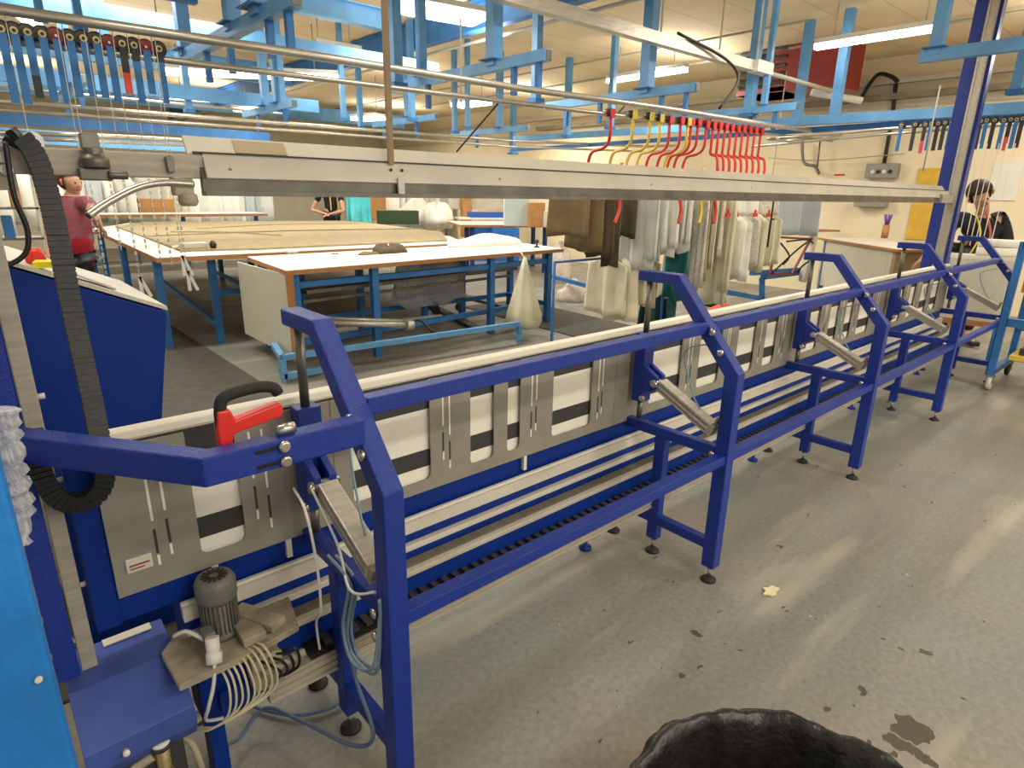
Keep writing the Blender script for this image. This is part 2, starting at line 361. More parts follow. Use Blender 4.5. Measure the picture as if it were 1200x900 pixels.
# clamps on each frame
def clamp(x, first=False):
    bm = NB(); box(bm, x - .034, x + .034, 1.572, 1.628, .725, 1.04)
    prism(bm, [(1.50,.80),(1.50,.86),(1.572,.90),(1.572,.77)], 'X', x + .012, x + .034)
    prism(bm, [(1.50,.80),(1.50,.86),(1.572,.90),(1.572,.77)], 'X', x - .034, x - .012)
    o = obj('guide_block', bm, M_BLUE, mach, .003)
    f = NB(); lathe(f, (x, 1.60, 1.04), [(.013,0),(.013,.23)], 14); obj('guide_rod', f, M_DSTEEL, o); f = NB(); lathe(f, (x, 1.6, .64), [(.013,0),(.013,.085)], 14); obj('lower_guide_rod', f, M_DSTEEL, o)
    for (y, z) in ((1.565,.75),(1.505,.83)):
        f = NB(); lathe(f, (x - .048, y, z), [(.012,0),(.015,.004),(.015,.014)], 10, 'X'); obj('bolt', f, M_STEEL, o)
    f = NB(); tube(f, [(x - .042, 1.512, .832), (x + .042, 1.512, .832)], .016, 12); tube(f, [(x,1.512,.832),(x,1.47,.812)], .011, 8); obj('clevis_pin', f, M_STEEL, o)
    c = NB(); a, b = Vector((x, 1.50, .825)), Vector((x, 1.235, .70)); beam(c, a, b, .056, .05)
    for s in (-1, 1): beam(c, a + Vector((s*.026, 0, .012)), b + Vector((s*.026, 0, .012)), .004, .008); beam(c, a + Vector((s*.026, 0, -.012)), b + Vector((s*.026, 0, -.012)), .004, .008)
    cy = obj('pneumatic_cylinder', c, M_ALU, mach, .003)
    e = NB(); beam(e, b, b + (b - a).normalized() * .022, .054, .052); tube(e, [b + Vector((0,-.02,.02)), b + Vector((0,-.03,.05))], .009, 8); obj('cylinder_cap', e, M_DUSTY, cy, .003)
    h = NB(); q = a.lerp(b, .75) + Vector((.01, 0, .03))
    tube(h, bez([q, q + Vector((.01, .05, .06)), (x + .04, 1.42, .98), (x + .03, 1.30, 1.04)]), .0035, 6); obj('air_hose', h, mat('pale_blue_hose', (122, 146, 160), .4), cy)
    return o
for x in FX: clamp(x)
# first clamp's second cylinder hanging lower between the legs
bm = NB(); beam(bm, (.66, 1.40, .60), (.66, 1.20, .60), .055, .05); c = obj('lower_cylinder', bm, M_ALU, mach, .003)
bm = NB(); box(bm, .63, .69, 1.19, 1.215, .50, .63); lathe(bm, (.64, 1.19, .52), [(.012,0),(.012,.03)], 8, 'Y'); obj('cylinder_mount', bm, M_DUSTY, c, .003)
bm = NB()
for k, (dx, dz) in enumerate(((0,0),(.012,.01),(-.01,.02))):
    tube(bm, bez([(.60+dx,1.40,.66+dz),(.62+dx,1.33,.60+dz),(.61+dx,1.36,.45+dz),(.60+dx,1.30,.40),(.61+dx,1.20,.42+dz),(.615,1.17,.60+dz),(.612,1.165,.66)]), .005, 6)
obj('hose_loop', bm, MATS['pale_blue_hose'], c)
bm = NB(); tube(bm, bez([(.60,1.33,.40),(.60,1.30,.32),(.60,1.22,.2),(.57,1.3,.12),(.5,1.5,.1),(.45,1.65,.06),(.36,1.62,.03),(.30,1.55,.10)]), .006, 6); obj('blue_cable', bm, mat('blue_grey_cable', (86, 104, 130), .5), mach)
bm = NB(); tube(bm, bez([(.575,1.56,.82),(.56,1.45,.80),(.565,1.42,.66),(.57,1.43,.5),(.58,1.5,.4),(.58,1.48,.25)]), .004, 6); tube(bm, bez([(.6,1.5,.84),(.62,1.4,.7),(.6,1.3,.62),(.62,1.2,.66)]), .004, 6); obj('grey_cable', bm, M_WHITEP, mach)

# swing arm on the left, from first frame to the end post
bm = NB()
a, b = Vector((.283, 1.222, 1.092)), Vector((.0, 1.625, 1.092))
prism(bm, [(.617,1.197),(.272,1.197),(-.02,1.60),(.02,1.63),(.296,1.247),(.617,1.247)], 'Z', 1.061, 1.123)
arm = obj('swing_arm', bm, M_BLUE, mach, .004)
for z in (1.108, 1.075): f = NB(); lathe(f, (.43, 1.197, z), [(.013,0),(.013,-.008),(.009,-.011)], 10, 'Y'); obj('bolt', f, M_STEEL, arm)
for z in (1.108, 1.075): obj('adjusting_slot', bx(.37, .415, 1.1955, 1.198, z - .004, z + .004), M_BLACK, arm)
bm = NB(); tube(bm, bez([(.335,1.27,1.135),(.335,1.27,1.19),(.35,1.27,1.215),(.41,1.27,1.222),(.445,1.27,1.215),(.455,1.27,1.20)]), .0125, 12); obj('black_grip', bm, M_RUBBER, arm)
bm = NB(); prism(bm, [(.323,1.10),(.345,1.10),(.352,1.135),(.452,1.150),(.458,1.158),(.458,1.178),(.450,1.182),(.360,1.165),(.350,1.19),(.326,1.19),(.322,1.15)], 'Y', 1.256, 1.284); obj('red_handle_bracket', bm, M_RED, arm, .004)
bm = NB(); tube(bm, [(.425,1.222,1.135),(.465,1.222,1.135)], .012, 10); obj('pivot', bm, M_STEEL, arm)
# end post, aluminium posts
bm = NB(); beam(bm, (.006, 1.66, .45), (.006, 1.66, 1.75), .046, .05, (0,1,0)); obj('end_post', bm, M_BLUE, mach, .003)
bm = NB(); box(bm, .034, .068, 1.68, 1.73, .33, 1.70); p = obj('aluminium_post', bm, M_GREYB, mach, .002)
f = NB(); lathe(f, (.068, 1.70, .66), [(.007,0),(.007,.012)], 8, 'X'); lathe(f, (.068, 1.70, .95), [(.007,0),(.007,.014)], 8, 'X'); lathe(f, (.068, 1.70, 1.16), [(.007,0),(.007,.014)], 8, 'X'); obj('cap_screw', f, M_WHITEP, p)
bm = NB(); prism(bm, [(-.09,1.10),(-.035,1.10),(-.028,1.11),(-.028,1.75),(-.09,1.75)], 'Y', 1.60, 1.62); obj('cover_plate', bm, M_GREYB, mach)
bm = NB(); box(bm, -.04, .0, 1.5, 1.64, 1.02, 1.075); obj('latch_block', bm, M_BLACK, mach, .006)
# floor plate with motor
obj('motor_plate', prism(NB(), [(.205,1.45),(.36,1.45),(.52,1.475),(.55,1.62),(.40,1.65),(.24,1.65),(.20,1.60)], 'Z', .425, .445), M_DUSTY, mach, .002)
bm = NB(); box(bm, .26, .40, 1.52, 1.64, .22, .425); box(bm, .27, .31, 1.54, 1.62, .0, .22); box(bm, .30, .44, 1.50, 1.52, .26, .32); obj('motor_stand', bm, M_BLUEP, mach)
mt = NB(); MC = Vector((.348, 1.585, .445)); lathe(mt, MC, [(.05,0),(.05,.012),(.042,.018),(.042,.115)], 28)
for k in range(28):
    a = 2*PI*k/28; d = Vector((math.cos(a), math.sin(a), 0)); beam(mt, MC + d*.044 + Vector((0,0,.02)), MC + d*.044 + Vector((0,0,.112)), .003, .010, d)
mo = obj('electric_motor', mt, M_CASTG, mach)
f = NB(); lathe(f, MC + Vector((0,0,.112)), [(.049,0),(.052,.01),(.052,.052),(.045,.066),(.036,.069)], 28); fc = obj('fan_cover', f, M_CASTG, mo)
f = NB()
for k in range(14):
    a = 2*PI*k/14; d = Vector((math.cos(a), math.sin(a), 0)); beam(f, MC + d*.012 + Vector((0,0,.1815)), MC + d*.033 + Vector((0,0,.1815)), .006, .003)
obj('vent_slot', f, M_BLACK, fc)
f = NB(); box(f, .285, .315, 1.50, 1.545, .455, .515); obj('terminal_box', f, M_CASTG, mo, .006)
f = NB(); tube(f, [(.300,1.485,.515),(.295,1.468,.47)], .017, 12); tube(f, [(.297,1.472,.48),(.292,1.46,.455)], .02, 12); obj('plug', f, M_WHITEP, mo)
f = NB(); tube(f, bez([(.292,1.46,.455),(.28,1.45,.40),(.262,1.46,.33),(.26,1.5,.26),(.30,1.5,.24)]), .005, 6); tube(f, bez([(.29,1.52,.49),(.26,1.57,.50),(.235,1.60,.48)]), .006, 6); obj('motor_cable', f, M_WHITEP, mo)
bm = NB(); box(bm, .37,.43,1.47,1.60,.45,.475); beam(bm, (.40,1.62,.47),(.47,1.48,.47),.05,.02); lathe(bm, (.47,1.55,.40),[(.012,0),(.012,.06)],10); obj('bearing_plate', bm, M_DUSTY, mach, .002)
bm = NB(); lathe(bm, (.435, 1.53, .37), [(.035,0),(.038,.01),(.03,.03),(.03,.075),(.02,.08)], 16); tube(bm, [(.40,1.47,.40),(.46,1.46,.39)], .014, 8); tube(bm, [(.40,1.45,.36),(.52,1.45,.37)], .012, 8)
box(bm, .38, .46, 1.46, 1.56, .30, .40); obj('gearbox', bm, M_DUSTY, mach, .002)
bm = NB(); random.seed(3)
for k in range(9):
    y0 = 1.44 + .01*k; tube(bm, bez([(.30+.012*k,1.50,.44),(.31+.013*k,1.43,.40+.006*k),(.30+.015*k,1.42,.32+.01*random.random()),(.26+.02*random.random(),1.45,.27),(.24,1.5,.25)]), .003, 5)
obj('wire_bundle', bm, mat('pale_wires', (206, 196, 160), .5), mach)
bm = NB()
for k in range(4): tube(bm, bez([(.40+.02*k,1.46,.40),(.43+.02*k,1.43,.38+.01*k),(.45+.015*k,1.45,.33),(.42,1.5,.28)]), .004, 5)
obj('black_wire_bundle', bm, M_BLACK, mach)
# drag chain
pts = bez([(.125,1.76,1.70),(.14,1.75,1.715)] + [at(x_, y_, Y=q_) for x_, y_, q_ in ((44,188,1.745),(62,250,1.73),(86,370,1.69),(108,470,1.64),(119,530,1.605),(122,560,1.60),(112,580,1.60),(92,590,1.60),(70,585,1.60),(56,570,1.60),(46,545,1.60),(38,505,1.60))], 14)
L = [0]
for a, b in zip(pts, pts[1:]): L.append(L[-1] + (b - a).length)
bm = NB(); n = int(L[-1] / .013); j = 0
for k in range(n):
    s = (k + .5) * L[-1] / n
    while L[j+1] < s: j += 1
    p = pts[j].lerp(pts[j+1], (s - L[j]) / (L[j+1] - L[j])); d = (pts[j+1] - pts[j]).normalized()
    beam(bm, p - d*.0052, p + d*.0052, .040, .032, (0,1,0)); beam(bm, p - d*.0075, p + d*.0075, .037, .028, (0,1,0))
obj('drag_chain', bm, M_BLACK, mach)
bm = NB(); tube(bm, bez([(.11,1.73,1.705),(.105,1.72,1.6),(.115,1.72,1.53),(.105,1.72,1.48),(.07,1.72,1.455),(.03,1.72,1.46)]), .0055, 8); obj('black_hose', bm, M_BLACK, mach)

# ------------------------------------------------------------------ low blue cover box with regulator
cb = thing('control_cover_box', (.12, 1.6, 0), 'low dusty blue sheet-metal cover box at the foot of the end post', 'cover box')
bm = NB(); prism(bm, [(1.77,.24),(1.77,.435),(1.615,.425),(1.49,.355),(1.475,.345),(1.475,.285),(1.50,.24)], 'X', -.005, .235); obj('cover', bm, mat('dusty_blue_paint', (62, 84, 158), .55, var=.22, vscale=6, bump=.3, bscale=200), cb, .003)
bm = NB(); box(bm, .03, .20, 1.50, 1.74, .05, .24); obj('base', bm, M_DARKS, cb)
obj('label_strip', bx(.09, .205, 1.735, 1.765, .436, .439), M_BEIGE, cb)
f = NB(); lathe(f, (.075, 1.475, .31), [(.008,0),(.008,-.012),(.004,-.016)], 10, 'Y'); obj('screw_head', f, M_WHITEP, cb)
rg = thing('air_regulator', (.17, 1.43, .1), 'dusty air pressure regulator with round dial under the blue cover box', 'pressure regulator')
G = at(188, 870, Z=.27)
f = NB(); lathe(f, G + Vector((0, 0, 0)), [(.018,-.012),(.022,-.008),(.022,.006),(.018,.008)], 20); obj('dial', f, M_WHITEP, rg)
f = NB(); lathe(f, G + Vector((0,0,-.013)), [(.024,0),(.024,.012)], 20); beam(f, G + Vector((-.004,0,.009)), G + Vector((.008,.004,.009)), .002, .001); obj('dial_rim', f, M_DARKS, rg)
f = NB(); lathe(f, G + Vector((0,0,-.13)), [(.02,0),(.022,.03),(.016,.05),(.018,.11)], 14); box(f, G.x-.01, G.x+.05, G.y+.01, G.y+.05, G.z-.1, G.z-.01); obj('body', f, mat('dusty_brass', (150, 134, 92), .5, metal=.5, var=.3, vscale=20), rg)
f = NB(); box(f, G.x-.012, G.x+.012, G.y+.03, G.y+.06, G.z-.03, G.z+.035); lathe(f, G + Vector((.02,.04,.03)), [(.005,0),(.005,.03),(.009,.032),(.009,.042)], 8); obj('valve_block', f, M_DUSTY, rg, .002)
f = NB(); tube(f, bez([G + Vector((-.02,0,-.03)), G + Vector((-.07,.01,-.05)), G + Vector((-.13,.03,-.09)), G + Vector((-.16,.04,-.14))]), .012, 8); tube(f, bez([G + Vector((.05,.03,-.04)), G + Vector((.07,.0,-.06)), G + Vector((.08,-.02,-.15))]), .008, 8); obj('hose', f, mat('grimy_hose', (170, 160, 134), .6, var=.2, vscale=20), rg)
# cables on the floor beside
for k, (pp, lab, m) in enumerate((([(225,838),(262,818),(310,832),(350,838),(395,826),(420,800)], 'thin grey cable looping over the floor past the first frame foot', MATS['blue_grey_cable']), ([(232,850),(280,812),(330,775),(345,765)], 'short dark cable running from the blue cover box to the machine base', M_DARKS))):
    bm = NB(); tube(bm, bez([at(x, y, Z=.012) for x, y in pp]), .006, 6); tag(obj('floor_cable', bm, m), lab, 'cable')
bm = NB()
for (p0, p1, p2) in (((50,700),(62,715),(75,770)),((40,735),(62,722),(85,755)),((60,770),(72,768),(90,772))):
    tube(bm, bez([at(p0[0], p0[1], Y=1.9), at(p1[0], p1[1], Y=1.9), at(p2[0], p2[1], Y=1.85)]), .008, 6)
obj('yellowed_hose', bm, MATS['pale_wires'], mach)

# ------------------------------------------------------------------ overhead beam carried by the lift
ob = thing('overhead_clamp_beam', (3.8, 1.78, 1.6), 'long beige metal beam spanning above the machine, hung from a brown strut', 'beam')
BX0, BX1 = .50, 6.98
obj('rear_plate', prism(NB(), [(1.80,1.702),(1.815,1.702),(1.845,1.745),(1.835,1.748)], 'X', BX0 - .02, BX1 - .1), M_BEIGE, ob)
obj('front_plate', prism(NB(), [(1.765,1.645),(1.775,1.640),(1.80,1.702),(1.79,1.706)], 'X', BX0 + .01, BX1 - .03), M_BEIGE, ob)
obj('lower_channel', prism(NB(), [(1.76,1.6),(1.80,1.6),(1.80,1.69),(1.775,1.642),(1.776,1.612),(1.76,1.612)], 'X', BX0, BX1), M_DSTEEL, ob)
obj('joint_strip', bx(BX0 - .01, BX1 - .06, 1.784, 1.803, 1.7045, 1.7085), M_DARKS, ob)
obj('dull_patch', prism(NB(), [(1.802,1.711),(1.827,1.744),(1.830,1.743),(1.805,1.710)], 'X', .60, .74), mat('tan_patch', (176, 160, 128), .7), ob)
bm = NB(); box(bm, -.12, BX0 + .02, 1.79, 1.83, 1.642, 1.70); box(bm, -.1, .120, 1.785, 1.80, 1.608, 1.66); e = obj('end_arm', bm, M_GREYB, ob, .003)
f = NB(); prism(f, [(.423,1.655),(.437,1.655),(.44,1.69),(.43,1.697),(.42,1.69)], 'Y', 1.775, 1.79); obj('lug', f, M_DSTEEL, e, .002)
f = NB(); box(f, .425, .47, 1.75, 1.79, 1.60, 1.645); lathe(f, (.455,1.76,1.575), [(.018,0),(.024,.01),(.022,.03)], 14); obj('clamp_joint', f, M_DUSTY, e, .003)
f = NB(); box(f, .235, .30, 1.765, 1.79, 1.632, 1.66); lathe(f, (.27,1.775,1.66), [(.03,0),(.03,.02),(.02,.03),(.022,.045)], 14); tube(f, [(.29,1.76,1.645),(.33,1.76,1.645)], .01, 8); box(f, .248,.285,1.765,1.79,1.70,1.735); obj('air_valve', f, M_DSTEEL, e, .003)
f = NB(); lathe(f, (.105,1.79,1.675), [(.012,0),(.012,-.015)], 12, 'Y'); lathe(f, (.105,1.79,1.65), [(.012,0),(.012,-.015)], 12, 'Y'); lathe(f, (.16,1.775,1.71), [(.02,-.02),(.02,.01)], 16, 'Y'); obj('fitting', f, M_STEEL, e)
f = NB(); tube(f, bez([(.47,1.75,1.628),(.40,1.745,1.63),(.34,1.73,1.618),(.27,1.70,1.585),(.225,1.68,1.556)]), .0085, 10); obj('curved_silver_tube', f, M_STEEL, e)
f = NB(); box(f, 1.052, 1.068, 1.775, 1.79, 1.70, ZC); st = obj('hanging_strut', f, M_BROWNST, ob)
f = NB()
for x in (1.056, 1.096): lathe(f, (x, 1.778, 1.683), [(.0045,0),(.0045,-.004)], 8, 'Y')
obj('strut_bolt', f, M_BLACK, st)
f = NB(); box(f, 1.07, 1.092, 1.757, 1.766, 1.612, 1.66); obj('bracket_tab', f, M_ALU, ob)
for x in (.57, 1.5, 2.4, 3.3, 4.3, 5.4): f = NB(); lathe(f, (x, 1.785, 1.66 + .006), [(.005,0),(.005,-.012)], 8, 'Y'); obj('screw', f, M_DSTEEL, ob)
f = NB(); box(f, BX1 - .35, BX1, 1.745, 1.775, 1.60, 1.672); obj('end_block', f, M_GREYB, ob)

# tall lift column at the far end of the machine
lc = thing('lift_column', (7.0, 1.78, 0), 'tall blue column with a pale aluminium track at the far end of the machine', 'column')
obj('blue_channel', bx(6.97, 7.07, 1.805, 1.90, .0, ZC), M_BLUE, lc, .003)
bm = NB(); box(bm, 6.97, 7.06, 1.725, 1.803, .0, ZC); box(bm, 6.963, 6.972, 1.735, 1.745, .0, ZC); box(bm, 6.963, 6.972, 1.785, 1.795, 0, ZC); obj('aluminium_track', bm, M_ALU, lc)
obj('blue_edge', bx(6.99, 7.09, 1.700, 1.724, .0, ZC), M_BLUE, lc)

# near blue post, cut by the left edge, with plastic wrap
np_ = thing('near_blue_post', (-.12, .85, 0), 'large light blue steel post very close to the camera, cut by the left picture edge', 'post')
obj('post', bx(-.30, -.011, .80, .98, 0, ZC), M_NEARB, np_, .006)
f = NB(); lathe(f, at(45, 795, Y=.80), [(.004,0),(.004,-.004)], 8, 'Y'); obj('screw', f, M_BEIGE, np_)
bm = NB(); random.seed(11)
wp = bez([at(2,478,Y=1.1), at(6,510,Y=1.1), at(14,560,Y=1.12), at(20,600,Y=1.14), at(18,640,Y=1.14)], 6)
tube(bm, wp, [.012 + .010*math.sin(i*1.3)**2 + .004*random.random() for i in range(len(wp)-1)] + [.004], 9)
tag(obj('plastic_wrap', bm, mat('cloudy_plastic', (200, 200, 206), .3, var=.3, vscale=40, bump=1.0, bscale=50, alpha=.75, stretch=(4,4,1))), 'twisted clear plastic wrap hanging at the left end of the swing arm', 'plastic wrap')

# blue control cabinet behind the end posts
cab = thing('control_cabinet', (.3, 2.6, 0), 'dark blue control cabinet with pale sloping top behind the end posts', 'cabinet')
YF = 2.3
C = [at(x, y, Y=YF) for x, y in ((-40,300),(8,312),(195,365),(196,372),(190,495),(188,560),(60,560),(-40,480))]
obj('cabinet_body', prism(NB(), [(c.x, c.z) for c in C], 'Y', YF, YF + .75), M_BLUEP, cab, .006)
T = [at(x, y, Y=YF) for x, y in ((-40,300),(8,312),(195,365))]
bm = NB(); pr = [(t.x + .004, t.z + .004) for t in T] + [(t.x + .003, t.z + .018) for t in T[::-1]]; prism(bm, pr, 'Y', YF - .004, YF + .76); obj('cream_top', bm, M_BEIGE, cab); obj('plinth', bx(.06, .42, YF + .05, YF + .6, 0, .70), M_BLUEP, cab)
a, b = at(85, 331, Y=YF), at(140, 349, Y=YF)
beam_bm = NB(); beam(beam_bm, a + Vector((0,.08,.026)), b + Vector((0,.08,.024)), .1, .006); obj('grey_inlay', beam_bm, M_ALU, cab)
def topz(x): a_, b_ = (T[0], T[1]) if x < T[1].x else (T[1], T[2]); return a_.z + (b_.z - a_.z) * (x - a_.x) / (b_.x - a_.x) + .019
p = at(47, 328, Y=2.42); p.z = topz(p.x) + .035; f = NB(); lathe(f, (p.x, p.y, p.z - .03), [(.024,0),(.027,.015),(.024,.04),(.014,.05)], 16); tag(obj('red_knob_cap', f, M_RED), 'red plastic cap lying on the cabinet top', 'cap')
p = at(60, 338, Y=2.34); p.z = topz(p.x) + .022; f = NB(); prism(f, [(p.x-.035,p.y-.03),(p.x+.04,p.y-.045),(p.x+.05,p.y+.01),(p.x-.02,p.y+.05)], 'Z', p.z-.01, p.z+.008); tag(obj('yellow_note', f, mat('bright_yellow_pad', (236, 226, 40), .6)), 'bright yellow pad on the cabinet top in front of the red cap', 'note pad')

# waste bin lined with black bag
bn = thing('waste_bin', (.928, .228, 0), 'round waste bin lined with a crinkled black bag at the bottom edge', 'bin')
M_BAG = mat('black_bin_bag', (26, 24, 22), .4, bump=1.0, bscale=45, var=.3, vscale=10)
bm = NB(); seg = 160; rings = []; random.seed(5)
prof = [(.335,.18),(.342,.38),(.347,.46),(.345,.492),(.334,.505),(.322,.50),(.311,.48),(.294,.38),(.262,.22),(.225,.05),(.12,.045),(.02,.045)]
for j, (r, z) in enumerate(prof):
    ring = []
    for k in range(seg):
        a = 2*PI*k/seg; w = (.005*math.sin(9*a+j*.5) + .003*math.sin(31*a + j*.8) + random.uniform(-.0012,.0012)) * (1 if j < 10 else .2)
        wz = (.004*math.sin(13*a + 1) + random.uniform(-.001,.001)) if 2 < j < 7 else .01*math.sin(7*a+j) * (1 if j < 3 else 0)
        ring.append(bm.verts.new((.928 + (r+w)*math.cos(a), .228 + (r+w)*math.sin(a), z + wz)))
    rings.append(ring)
for a, b in zip(rings, rings[1:]):
    for k in range(seg): bm.faces.new([a[k], a[(k+1)%seg], b[(k+1)%seg], b[k]]).smooth = True
bm.faces.new(rings[-1])
obj('bin_bag', bm, M_BAG, bn)
bm = NB(); lathe(bm, (.928,.228,0), [(.235,0),(.24,.01),(.325,.46),(.318,.46),(.235,.02)], 40); obj('bin_shell', bm, mat('grey_bin', (70,70,72), .5), bn)
P = at(903, 693, Z=0.004); bm = NB(); vs = []
for k in range(11):
    a = 2*PI*k/11; r = .042*(1 + .3*math.sin(k*2.7)); vs.append((P.x + r*math.cos(a), P.y + r*.6*math.sin(a)))
prism(bm, vs, 'Z', .002, .009); tag(obj('paper_scrap', bm, mat('cream_scrap', (222, 212, 170), .7, bump=.6, bscale=80)), 'small cream scrap lying alone on the open grey floor', 'scrap')
# ------------------------------------------------------------------ overhead conveyor: rails
M_RAIL = mat('galvanised_rail', (196, 190, 178), 0.3, metal=0.75, var=.1, vscale=4)
def rail(p, q, r, label, name='conveyor_rail', group=None, m=M_RAIL):
    bm = NB(); tube(bm, [p, q], r, 10)
    return tag(obj(name, bm, m), label, 'rail', group)
def railpx(pts, Y, r, label, m=M_RAIL):
    bm = NB(); tube(bm, [at(x, y, Y=Y) for x, y in pts], r, 10); return tag(obj('conveyor_rail', bm, m), label, 'rail')
railpx([(-30,6),(300,55),(600,102),(785,128),(905,147),(985,158)], 3.7, .024, 'thick steel rail, highest of the near pair crossing the whole left half')
railpx([(-30,43),(300,83),(600,120),(705,133),(905,158),(975,165)], 4.0, .018, 'steel rail carrying the upper left strap trolleys and the red and yellow hangers')
for k, (pts, Y, r, lab) in enumerate((
    ([(-30,117),(300,142),(600,165),(760,172),(930,163)], 8.0, .024, 'far steel rail, upper of the thin pair running just above the beige beam'),
    ([(-30,127),(300,150),(600,172),(760,178),(930,170)], 8.0, .018, 'far steel rail, lower of the thin pair running just above the beige beam'),
    ([(-30,154),(120,160),(330,170)], 9.5, .03, 'far steel rail low at the left, just above the beam end arm'),
    ([(-30,160),(120,166),(330,175)], 9.5, .022, 'lowest far steel rail at the left, touching the beam end arm outline'),
    ([(-30,100),(160,117),(330,133)], 10.5, .02, 'far thin rail behind the lower ends of the strap trolleys'))):
    railpx(pts, Y, r, lab)
# cross rail along the right wall
def railY(pts, X, r, label, m=M_RAIL):
    bm = NB(); tube(bm, [at(x, y, X=X) for x, y in pts], r, 10); return tag(obj('conveyor_rail', bm, m), label, 'rail')
railY([(900,163),(1040,151),(1230,136)], 7.6, .016, 'steel rail at upper right carrying a short row of strap trolleys')
railY([(880,172),(1040,157),(1230,143)], 7.9, .014, 'thin steel rail just under the strap trolleys at upper right')
bm = NB(); tube(bm, bez([at(985,158,Y=3.7), at(960,162,Y=3.9), at(930,165,X=7.6), at(900,163,X=7.7)]), .016, 8); tag(obj('conveyor_rail', bm, M_RAIL), 'curved rail piece joining the hanger rail to the right cross rail', 'rail')

# beams of the conveyor structure
def bar(p, q, w, h, label, m=M_SKY, name='conveyor_beam', extra=None):
    bm = NB(); beam(bm, p, q, w, h)
    o = obj(name, bm, m, None, 0); tag(o, label, 'beam'); return o
bar(at(600,163,X=9.3) , at(1235,124,X=7.6), .08, .10, 'long light blue beam running below the roof toward the right edge, above the strap trolleys')
bar(at(600,176,X=9.3), at(1235,133,X=7.8), .05, .06, 'thin blue beam directly beneath the long light blue beam at right', M_SKYD)
if 0: bar(at(640,25,Y=5.2) , at(300,-12,Y=5.2), .06, .09, 'light blue beam crossing the top edge left of the big fluorescent lamp')

def cross(p, q, posts, drops, label, w=.07, h=.08, zb=2.36):
    t = thing('rail_bracket', (p[0], (p[1]+q[1])/2, 2.6), label, 'bracket')
    bm = NB(); beam(bm, p, q, w, h); obj('cross_bar', bm, M_SKY, t)
    e = NB(); d = (Vector(p) - Vector(q)).normalized(); c = Vector(q) - d * .004; beam(e, c, c - d * .004, w * .8, h * .8); obj('end_cap', e, M_DSTEEL, t)
    for (y, wd) in posts:
        bm = NB(); z = p[2]; box(bm, p[0]-wd/2, p[0]+wd/2, y-wd/2, y+wd/2, z, ZC); pp = obj('ceiling_post', bm, M_SKY, t)
        f = NB(); box(f, p[0]-wd*.9, p[0]+wd*.9, y-wd*.9, y+wd*.9, z + h/2, z + h/2 + .008); obj('flange', f, M_SKYD, pp)
    for y in drops:
        bm = NB(); box(bm, p[0]-.02, p[0]+.02, y-.02, y+.02, zb, p[2]); obj('drop_leg', bm, M_SKYD, t)
    return t
cross((5.47,5.62,2.6), (5.47,3.61,2.6), [(4.2,.11)], [3.72,4.0,5.3,4.8], 'blue rail bracket above the hangers with a double post reaching the roof')
cross((3.52,5.9,2.6), (3.52,3.62,2.6), [(4.25,.1),(5.3,.075)], [3.72,4.0,5.2], 'blue rail bracket crossing right of the brown strut near the big lamp')
cross((1.6,5.9,2.6), (1.6,3.6,2.6), [(4.6,.09),(4.1,.12),(5.7,.09)], [3.72,4.0,4.7,5.2], 'blue rail bracket at upper left with the rails passing under it')
cross((7.3,5.2,2.6), (7.3,3.5,2.6), [(3.9,.06)], [3.75,4.05,4.6], 'blue rail bracket right of the hangers, its end cap left of the red heater')
cross((5.42,1.75,2.6), (5.42,.70,2.6), [(1.66,.08)], [1.0,.8], 'blue rail bracket at upper right, passing in front of the tall column', zb=2.45)
cross((5.2,9.2,2.6), (5.2,7.5,2.6), [(8.2,.09)], [8.0,8.9], 'small far rail bracket behind the middle of the conveyor')
cross((3.3,9.4,2.6), (3.3,7.7,2.6), [(8.6,.09),(8.2,.09)], [8.0,8.9], 'small far rail bracket left of the brown strut')
cross((7.0,9.6,2.6), (7.0,7.6,2.6), [(8.3,.09)], [8.0,8.9], 'small far rail bracket with dark end behind the blue double post')
cross((1.2,9.6,2.6), (1.2,7.6,2.6), [(8.4,.09)], [8.0,9.0], 'small far rail bracket behind the strap trolleys')
if 0: bar((3.45,5.3,2.78), (5.5,5.3,2.78), .06, .06, 'short blue beam joining two rail brackets near the centre top', M_SKYD)
if 0: bar((1.55,5.3,2.78), (3.5,5.3,2.78), .06, .06, 'short blue beam joining two rail brackets left of centre', M_SKYD)
bar((-1.5,5.3,2.95), (1.6,5.3,2.95), .08, .14, 'wide blue beam above the strap trolleys at the upper left corner', M_SKYD)
bar((-2,6.6,3.0), (4.6,6.6,3.0), .06, .12, 'light blue beam far behind the strap trolleys')
bar((-2,9.0,2.75), (4.2,9.0,2.75), .06, .16, 'pale blue beam deep in the hall at left')
bar((-2,12,2.3), (3.4,12,2.3), .06, .2, 'low blue conveyor beam in the far left of the hall', M_SKY)
bar((-2,13,2.6), (5,13,2.6), .06, .16, 'higher blue conveyor beam in the far left of the hall', M_SKYD)

